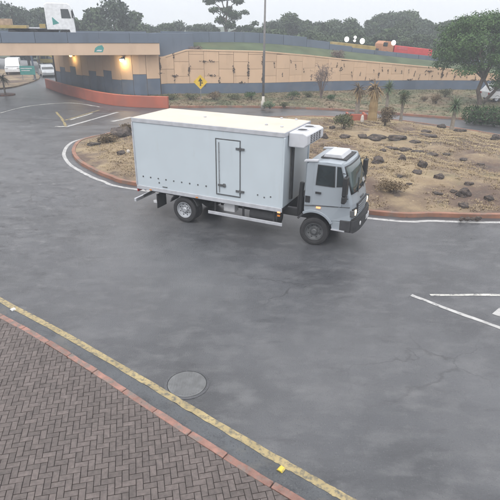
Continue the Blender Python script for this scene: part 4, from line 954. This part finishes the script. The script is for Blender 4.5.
for s_ in (-1, 1):
    MB().tube([(.35, s_*.42, .85), (.05, s_*.5, .66), (-.24, s_*.55, .49)], .04, 8).build('bumper_arm', chassis_m, tk)
    MB().box((-.03, s_*.95, .92), (.05, .32, .12)).build('tail_light', redlens, tk, bevel=.01)
    MB().box((.82, s_*.88, .62), (.03, .55, .52)).build('mudflap', rubber, tk)
    MB().box((.72, s_*1.02, .57), (.22, .14, .10)).build('marker_box', plate_m, tk, bevel=.01)
    aw = [(1.92+.6*math.cos(a), .49+.6*math.sin(a)) for a in np.linspace(.35, 2.8, 10)]; aw2 = [(1.92+.57*math.cos(a), .49+.57*math.sin(a)) for a in np.linspace(2.8, .35, 10)]
    MB().prism(aw+aw2, s_*.62, s_*1.13).build('mudguard', chassis_m, tk)
MB().box((LB_-.1, -h-.004, .99), (.1, .03, .05)).build('amber_marker', amber_on, tk); MB().box((LB_-.12, -h+.05, .86), (.09, .05, .05)).build('amber_reflector', amber, tk)
for x_ in (.6, 2.5): MB().box((x_, -h-.012, 1.03), (.09, .02, .04)).build('amber_marker', amber, tk)
MB().tube([(1.92, -.9, .49), (1.92, .9, .49)], .09, 10).build('rear_axle', chassis_m, tk); MB().tube([(6.62, -.85, .5), (6.62, .85, .5)], .07, 10).build('front_axle', chassis_m, tk)
RWH = .46
for s_ in (-1, 1):
    wheel(tk, (1.92, s_*1.0, RWH), RWH, .25, rim_m, s_); wheel(tk, (1.92, s_*.72, RWH), RWH, .25, dim_rim, s_, False)
    fw = wheel(tk, (6.62, s_*.86, RWH), RWH, .26, dim_rim, s_); fw.rotation_euler.z += R(9)
# --- cab
CH = 1.02
def cab_tf(v):
    x_, y_, z_ = v; k = 1 - .075*max(0, (z_-1.75)/1.0); f = 1 - .10*max(0, min(1, (x_-7.45)/.45)) * (1 if z_ > 1.0 else .6); return (x_, y_*k*f, z_)
def cab_y(x_, z_): return cab_tf((x_, -CH, z_))[1]
arch = [(6.62+.64*math.cos(a), .50+.64*math.sin(a)) for a in np.linspace(.68, 2.12, 12)]
prof = [(6.25, 1.16), (6.25, 2.62), (6.33, 2.70), (6.9, 2.745), (7.34, 2.735), (7.45, 2.68), (7.60, 2.25), (7.745, 1.80), (7.82, 1.5), (7.86, 1.2), (7.86, .98), (7.14, .93)] + arch[0:]
# cab skin as a loft of cross sections so that the front rounds off
m = MB(); ys = [-1, -.97, -.9, -.5, 0, .5, .9, .97, 1]; n_ = len(prof); vs = []
for yk in ys:
    sh_ = {1: .045, .97: .02, .9: .006}.get(abs(yk), 0)
    for (x_, z_) in prof:
        cx, cz = 7.0, 1.9; fx = x_ + (cx-x_)*sh_*.9; fz = z_ + ((cz-z_)*sh_*.9 if z_ > 1.2 else 0)
        if x_ > 7.4: fx -= .10*abs(yk)**3.5
        vs.append(cab_tf((fx, yk*CH, fz)))
fs = [tuple(range(n_)), tuple(range(len(ys)*n_-1, (len(ys)-1)*n_-1, -1))] + [(j*n_+i, (j+1)*n_+i, (j+1)*n_+(i+1) % n_, j*n_+(i+1) % n_) for j in range(len(ys)-1) for i in range(n_)]
cabo = m.add(vs, fs).build('cab', cab_m, tk, bevel=.012, seg=2)
def side_panel(name, poly, m_, proud, parent, s_=-1, th=.02, bev=0):
    vs = []
    for off in (proud, proud-th):
        for (x_, z_) in poly:
            y_ = cab_y(x_, z_); vs.append((x_, s_*(-y_+off), z_))
    n_ = len(poly); return MB().add(vs, [tuple(range(n_)), tuple(range(2*n_-1, n_-1, -1))] + [(i, (i+1) % n_, n_+(i+1) % n_, n_+i) for i in range(n_)]).build(name, m_, parent, bevel=bev)
def inset(poly, d_):
    cx = sum(p[0] for p in poly)/len(poly); cz = sum(p[1] for p in poly)/len(poly); out = []
    for p in poly:
        v = Vector((p[0]-cx, p[1]-cz)); out.append((cx+v.x*(1-d_/abs(v.x) if abs(v.x) > d_ else 1), cz+v.y*(1-d_/abs(v.y) if abs(v.y) > d_ else 1)))
    return out
for s_ in (-1, 1):
    dr = side_panel('cab_door', [(6.52, 1.36), (6.52, 2.66), (7.36, 2.66), (7.44, 2.4), (7.45, 1.43)], cab_m, .010, tk, s_, .03, .006)
    wn = [(6.60, 2.0), (6.62, 2.62), (7.16, 2.62), (7.20, 2.0)]
    side_panel('window_seal', wn, black_m, .016, dr, s_); side_panel('side_window', inset(wn, .028), glass_m, .021, dr, s_)
    qn = [(7.25, 2.02), (7.21, 2.62), (7.33, 2.62), (7.52, 2.05)]
    side_panel('quarter_seal', qn, black_m, .016, dr, s_); side_panel('quarter_window', inset(qn, .022), glass_m, .021, dr, s_)
    side_panel('door_handle', [(6.62, 1.74), (6.62, 1.80), (6.80, 1.80), (6.80, 1.74)], black_m, .04, dr, s_)
    side_panel('air_vent', [(6.30, 1.42), (6.30, 1.62), (6.45, 1.62), (6.45, 1.42)], black_m, .012, tk, s_)
    side_panel('crease_trim', [(6.28, 1.30), (6.28, 1.325), (7.70, 1.445), (7.70, 1.42)], dim_rim, .022, tk, s_)
    # wheel arch
    a1 = [(6.62+.70*math.cos(a), .50+.70*math.sin(a)) for a in np.linspace(.55, 2.15, 14)]; a2 = [(6.62+.62*math.cos(a), .50+.62*math.sin(a)) for a in np.linspace(2.15, .55, 14)]
    MB().prism(a1+a2, s_*(CH-.25), s_*(CH+.035)).build('wheel_arch', cab_m, tk, bevel=.01)
    a3 = [(6.62+.66*math.cos(a), .50+.66*math.sin(a)) for a in np.linspace(.4, 2.6, 12)]; a4 = [(6.62+.6*math.cos(a), .50+.6*math.sin(a)) for a in np.linspace(2.6, .4, 12)]
    MB().prism(a3+a4, s_*.6, s_*(CH-.03)).build('inner_fender', chassis_m, tk)
    MB().box((6.74, s_*(CH+.012), 1.30), (.14, .05, .055)).build('side_marker', amber_on, tk, bevel=.01)
    # step
    st_ = MB().prism([(7.20, .66), (7.14, .93), (7.62, .95), (7.62, .66)], s_*(CH-.02), s_*(CH-.32)).build('entry_step', cab_m, tk, bevel=.01)
    MB().box((7.40, s_*(CH-.05), .665), (.42, .16, .03)).build('step_tread', trim_m, st_)
    # mirror
    mr_ = MB().tube([(7.42, s_*(CH-.02), 2.45), (7.58, s_*(CH+.20), 2.50), (7.58, s_*(CH+.20), 1.72), (7.62, s_*(CH-.02), 1.70)], .016, 6).build('mirror_arm', black_m, tk)
    MB().box((7.57, s_*(CH+.20), 2.14), (.13, .27, .56)).build('mirror_housing', black_m, mr_, bevel=.03); MB().box((7.56, s_*(CH+.20), 1.74), (.12, .25, .22)).build('wide_angle_mirror', black_m, mr_, bevel=.03)
# windscreen
def scr(u, z_):                           # u -1..1 across, on the raked front
    x_ = np.interp(z_, [1.80, 2.25, 2.68], [7.745, 7.60, 7.45]); x_ -= .10*abs(u)**3.5; p = cab_tf((x_, u*CH, z_)); return Vector(p)
def screen(name, u1, z0, z1, m_, off, parent):
    vs = []; fs = []; us = np.linspace(-u1, u1, 15); zs = np.linspace(z0, z1, 5)
    for z_ in zs:
        for u in us: p = scr(u, z_); vs.append((p.x+off, p.y, p.z+off*.3))
    nu = len(us); fs = [(j*nu+i, j*nu+i+1, (j+1)*nu+i+1, (j+1)*nu+i) for j in range(len(zs)-1) for i in range(nu-1)]
    o = MB().add(vs, fs).build(name, m_, parent, smooth=True); so_ = o.modifiers.new('solid', 'SOLIDIFY'); so_.thickness = .012; so_.offset = 0; return o
sl_ = screen('windscreen_seal', .90, 1.80, 2.62, black_m, .012, cabo); wsn = screen('windscreen', .865, 1.84, 2.585, wind_m, .022, tk)
for y_ in (-.45, .25):
    a = scr(y_, 1.80); b = scr(y_+.42, 2.12); MB().tube([a+Vector((.04, 0, -.02)), b+Vector((.045, 0, .01))], .012, 6).build('wiper', black_m, wsn)
a = scr(.45, 1.96); MB().box((a.x+.03, a.y, a.z), (.012, .22, .12), m=Matrix.Rotation(-.3, 4, 'Y')).build('sticker', plate_m, wsn)
# roof hatch, visor wings
MB().prism([(6.62, 2.735), (6.68, 2.86), (7.18, 2.87), (7.26, 2.735)], -.50, .50).build('roof_hatch', cabroof_m, tk, bevel=.02)
MB().box((6.98, 0, 2.752), (.8, 1.22, .02)).build('hatch_seal', chassis_m, tk)
for s_ in (-1, 1): MB().prism([(6.18, 2.66), (6.20, 2.72), (6.62, 2.76), (6.62, 2.70)], s_*(CH-.16), s_*(CH-.03)).build('roof_fin', cabroof_m, tk, bevel=.01)
# front: grille, lamps, bumper, plate
def frontx(u): return 7.865 - .10*abs(u)**3.5
def front_band(name, u0, u1, z0, z1, m_, off, th, parent, xb=None):
    us = np.linspace(u0, u1, 11); pa = [Vector(cab_tf(((frontx(u) if xb is None else xb(u))+off, u*CH, 1.2))) for u in us]; pb = [p-Vector((th, 0, 0)) for p in pa]
    return wallstrip(MB(), pa, pb, z0, z1).build(name, m_, parent, bevel=.006)
gr_ = front_band('grille', -.62, .62, 1.16, 1.46, chassis_m, .012, .06, tk)
for k in range(4): front_band('grille_bar', -.60, .60, 1.19+k*.07, 1.215+k*.07, cab_m, .022, .03, gr_)
for s_ in (-1, 1):
    hl_ = front_band('headlight', min(s_*.67, s_*.95), max(s_*.67, s_*.95), 1.10, 1.36, black_m, .012, .08, tk)
    u = s_*.8; p = Vector(cab_tf((frontx(u)+.02, u*CH, 1.23))); MB().lathe([(.10, -.03), (.095, .006), (.05, .016), (.005, .018)], c=p, axis='x', n=18).build('headlamp_lens', lamp_on, hl_, smooth=True)
    MB().box(Vector(cab_tf((frontx(s_*.96)+.0, s_*.985*CH, 1.23))), (.14, .07, .2)).build('indicator', dim_rim, hl_, bevel=.01)
bmp = front_band('front_bumper', -1.03, 1.03, .62, 1.02, chassis_m, .11, .16, tk)
front_band('bumper_lip', -1.0, 1.0, 1.02, 1.05, black_m, .09, .12, bmp)
for s_ in (-1, 1):
    MB().box((7.60, s_*(CH-.06), .82), (.34, .10, .38)).build('bumper_end', chassis_m, bmp, bevel=.03)
    p = Vector(cab_tf((frontx(s_*.55)+.115, s_*.55*CH, .84))); MB().lathe([(.07, -.01), (.065, .008), (.01, .014)], c=p, axis='x', n=14).build('fog_lamp', plate_m, bmp)
MB().box((7.865+.118, .35, .80), (.015, .40, .14)).build('number_plate', plate_m, bmp)
front_band('front_badge_bar', -.2, .2, 1.52, 1.58, dim_rim, .02, .04, tk, xb=lambda u: 7.815-.10*abs(u)**3.5)
MB().tube([(6.08, -.78, .9), (6.08, -.78, 1.6), (6.10, -.78, 1.95)], .075, 10).build('air_intake', black_m, tk)
MB().box((6.05, .1, 1.2), (.28, 1.5, .5)).build('engine_cover', chassis_m, tk, bevel=.03)

# generic cars
def car(name, loc, rz, paintm, label, cat, body, glass, L_, W_, wb, group=None, r=.31, lampz=.62):
    t = thing(name, loc, rz, label, cat, group); hw = W_/2
    def tf(v): k = 1-.14*max(0, min(1, (v[2]-.85)/.6)); return (v[0], v[1]*k, v[2])
    MB().prism(body, -hw, hw, tf=tf).build('body', paintm, t, bevel=.06, seg=3)
    for s_ in (-1, 1):
        for g in glass: MB().prism(g, s_*(hw-.02), s_*(hw+.012), tf=tf).build('side_window', glass_m, t)
        for x_ in wb: wheel(t, (x_, s_*(hw-.1), r), r, .2, rim_m, s_, False)
        MB().box((L_-.03, s_*(hw-.25), lampz), (.1, .34, .16)).build('headlight', plate_m, t, bevel=.03); MB().box((.02, s_*(hw-.22), lampz+.08), (.08, .26, .18)).build('tail_light', redlens, t, bevel=.02)
    g = glass[0]; xr = min(p[0] for p in body if p[1] > 1.3); 
    xs = sorted([p for p in body if p[1] > .85], key=lambda p: -p[0])[:2]
    a, b = sorted(xs, key=lambda p: p[1]); 
    MB().add([(a[0]+.012, -hw*.86, a[1]+.02), (a[0]+.012, hw*.86, a[1]+.02), (b[0]+.012, hw*.76, b[1]-.03), (b[0]+.012, -hw*.76, b[1]-.03)], [(0, 1, 2, 3)]).build('windscreen', glass_m, t)
    return t
hatch = [(0, .3), (0, .85), (.12, .95), (.5, 1.42), (1.0, 1.48), (2.1, 1.45), (2.95, .95), (3.85, .82), (4.0, .6), (4.0, .3)]
hg_ = [[(.55, .95), (.72, 1.36), (1.45, 1.38), (1.45, .95)], [(1.52, .95), (1.52, 1.38), (2.05, 1.37), (2.72, .95)]]
c = G(43, 77.5); car('silver_car', (c.x-.9, c.y+3.4, 0), R(-62), car_silver, 'silver hatchback driving towards the underpass beyond the bridge', 'car', hatch, hg_, 4.0, 1.7, (.75, 3.2))
van = [(0, .35), (0, 1.75), (.15, 1.95), (3.4, 1.98), (3.75, 1.85), (4.35, 1.15), (4.85, 1.0), (4.95, .7), (4.95, .35)]
vg = [[(3.0, 1.2), (3.0, 1.75), (3.6, 1.74), (4.1, 1.2)]]
c = G(9, 74.5, .14); car('white_van', (c.x-.8, c.y+4, .14), R(-70), car_white, 'white panel van seen under the bridge at the far left', 'van', van, vg, 4.95, 1.9, (.95, 3.9), r=.34, lampz=.85)
c = G(47, 64.5); car('yellow_car', (c.x-1.4, c.y, 0), R(8), car_yellow, 'yellow car furthest away under the bridge', 'car', hatch, hg_, 4.0, 1.7, (.75, 3.2))
c = G(499, 104, .3); car('parked_white_car', (c.x-.4, c.y+2.3, .25), R(10), car_white, 'white car behind the hedge at the right edge', 'car', hatch, hg_, 4.0, 1.7, (.75, 3.2))

# white tractor unit on the bridge
DZ = ZF+.1
p0 = AT(48, 24, 49.5)
tu = thing('tractor_unit', (p0.x, 49.3, DZ), math.atan2(-BU.y, -BU.x), 'white lorry cab with a green triangle on its side crossing the bridge', 'truck')
pf = [(0, .9), (0, 2.95), (.25, 3.08), (1.9, 3.08), (2.15, 2.95), (2.35, 2.0), (2.42, 1.0), (2.42, .55), (2.0, .5), (1.9, .9)]
cb = MB().prism(pf, -1.2, 1.2).build('cab', car_white, tu, bevel=.06, seg=3)
for s_ in (-1, 1):
    MB().prism([(1.35, 1.85), (1.35, 2.6), (2.0, 2.6), (2.16, 1.85)], s_*1.19, s_*1.212).build('side_window', glass_m, cb)
    MB().prism([(.55, 1.3), (.55, 1.95), (1.1, 1.45)], s_*1.19, s_*1.212).build('green_triangle', teal_m, cb)
    MB().box((2.3, s_*1.32, 2.2), (.12, .2, .6)).build('mirror', black_m, cb, bevel=.02)
    wheel(tu, (1.5, s_*1.05, .5), .5, .28, dim_rim, s_); wheel(tu, (-1.2, s_*1.0, .5), .5, .3, dim_rim, s_); wheel(tu, (-2.4, s_*1.0, .5), .5, .3, dim_rim, s_)
MB().box((-1.2, 0, .82), (4.2, .9, .26)).build('chassis', chassis_m, tu); MB().box((2.40, 0, 2.25), (.06, 1.9, .75), m=Matrix.Rotation(-.2, 4, 'Y')).build('windscreen', glass_m, cb)
MB().box((-1.7, 0, 1.02), (2.6, 2.3, .12)).build('rear_deck', trim_m, tu, bevel=.02); MB().box((-.35, -1.05, 1.2), (.5, .3, .35)).build('lamp_box', ochre_m, tu)
# flatbed with load
p0 = AT(33, 25, 48.5)
fb = thing('flatbed_trailer', (p0.x, 47.3, DZ), math.atan2(-BU.y, -BU.x), 'ochre low flatbed trailer carrying a tan load at the left end of the bridge', 'trailer')
MB().box((-5, 0, 1.12), (10, 2.4, .24)).build('bed', ochre_m, fb, bevel=.02)
m = MB(); [m.box((-.6-k*1.5, -1.215, 1.12), (.05, .03, .22)) for k in range(7)]; m.build('side_stakes', ochre_m, fb)
ld = MB().prism([(-9.5, 1.25), (-9.2, 2.0), (-7.0, 2.25), (-4.3, 2.1), (-3.0, 1.6), (-2.9, 1.25)], -.9, .9).build('load', tan_m, fb, bevel=.12, seg=3)
MB().box((-2.0, 0, 1.5), (1.5, 1.6, .5)).build('load_crate', tan_m, fb, bevel=.02); MB().box((-3.6, -.91, 1.75), (.5, .05, .5)).build('load_panel', plate_m, fb)
for x_ in (-1.2, -6.5, -7.7, -8.9):
    for s_ in (-1, 1): wheel(fb, (x_, s_*1.0, .45), .45, .28, dim_rim, s_, False)
# vehicles on the ramp
def on_ramp(px, Yoff):
    best = min(rc, key=lambda p: abs(to_px(p)[0]-px)); i = rc.index(best); tt_ = (rc[min(i+1, len(rc)-1)]-rc[max(0, i-1)]); nrm = Vector((-tt_.y, tt_.x, 0)).normalized()
    return best + nrm*Yoff, math.atan2(tt_.y, tt_.x), math.atan2(tt_.z, math.hypot(tt_.x, tt_.y))
p, az_, sl2 = on_ramp(338, 2.2); p.z -= .37
oc = thing('ochre_truck', p, az_, 'ochre flat truck with round white lamps on the ramp behind the parapet', 'truck'); oc.rotation_euler = (0, -sl2, az_)
MB().box((2.3, 0, .95), (4.6, 2.2, .45)).build('bed', ochre_m, oc, bevel=.03); MB().box((4.75, 0, .85), (.5, 2.1, .3)).build('front_deck', chassis_m, oc, bevel=.03)
def round_lamp(par_, x_, z_, r_): 
    t = MB().tube([(x_, -1.0, 1.1), (x_, -1.0, z_)], .04, 8).build('lamp_post', chassis_m, par_); MB().lathe([(.02, -.16), (r_*.75, -.12), (r_, -.02), (r_*.8, .1), (.03, .12)], c=(x_, -1.05, z_), axis='y', n=20).build('round_lamp', white_lamp, t, smooth=True)
round_lamp(oc, 1.0, 1.55, .27); round_lamp(oc, 2.85, 1.55, .29); round_lamp(oc, 1.95, 1.85, .15); round_lamp(oc, 1.95, 1.5, .13)
for x_ in (.8, 3.9):
    for s_ in (-1, 1): wheel(oc, (x_, s_*.9, .42), .42, .28, dim_rim, s_, False)
p, az_, sl2 = on_ramp(393, 2.4); p.z -= .39
rl = thing('red_lorry', p, az_, 'red canvas lorry with an orange cab and one round white lamp on the ramp', 'truck'); rl.rotation_euler = (0, -sl2, az_)
MB().prism([(-.9, .6), (-.9, 1.55), (-.6, 1.85), (.45, 1.85), (.5, .6)], -1.05, 1.05).build('cab', orange_m, rl, bevel=.05)
MB().box((-.55, -1.06, 1.5), (.5, .02, .4)).build('cab_window', glass_m, rl)
round_lamp(rl, .35, 1.75, .27)
MB().box((2.9, 0, 1.15), (4.6, 2.2, .75)).build('red_load_bed', redveh, rl, bevel=.05); MB().box((1.5, -1.11, 1.3), (1.3, .03, .3)).build('pale_stripe', redp, rl); MB().box((6.2, 0, 1.05), (1.9, 2.2, .6)).build('grey_green_canvas', greencan, rl, bevel=.05); MB().box((3.2, 0, .68), (7.6, 1.0, .2)).build('chassis', chassis_m, rl)
for x_ in (-.2, 1.4, 2.6, 4.6, 5.8):
    for s_ in (-1, 1): wheel(rl, (x_, s_*.95, .42), .42, .28, rim_m if s_ < 0 else dim_rim, s_, False)
for t in FT:
    if t.get('label') == 'x':
        for ch in list(t.children): bpy.data.objects.remove(ch)
        bpy.data.objects.remove(t)

for o in S.objects:
    if o.parent and o.name.split('.')[0] in ('lug_nuts', 'rim_holes', 'rivets', 'rod_guides', 'grille_slots', 'side_stakes', 'twig_tips', 'dead_fronds'): o['kind'] = 'stuff'

# ================================================================== HAZE
hz = MB().box((0, 195, 13), (960, 560, 32)).build('haze', None)
vm = bpy.data.materials.new('hazy_air'); vm.use_nodes = True; vt = vm.node_tree; vt.nodes.clear()
pv = vt.nodes.new('ShaderNodeVolumePrincipled'); pv.inputs['Color'].default_value = (.84, .90, .98, 1); pv.inputs['Density'].default_value = .0023; pv.inputs['Anisotropy'].default_value = .1
vm.cycles.homogeneous_volume = True; vo = vt.nodes.new('ShaderNodeOutputMaterial'); vt.links.new(pv.outputs[0], vo.inputs['Volume']); hz.data.materials.append(vm)
tag(hz, 'thin pale rainy haze filling the air over the whole place', 'haze', kind='stuff')
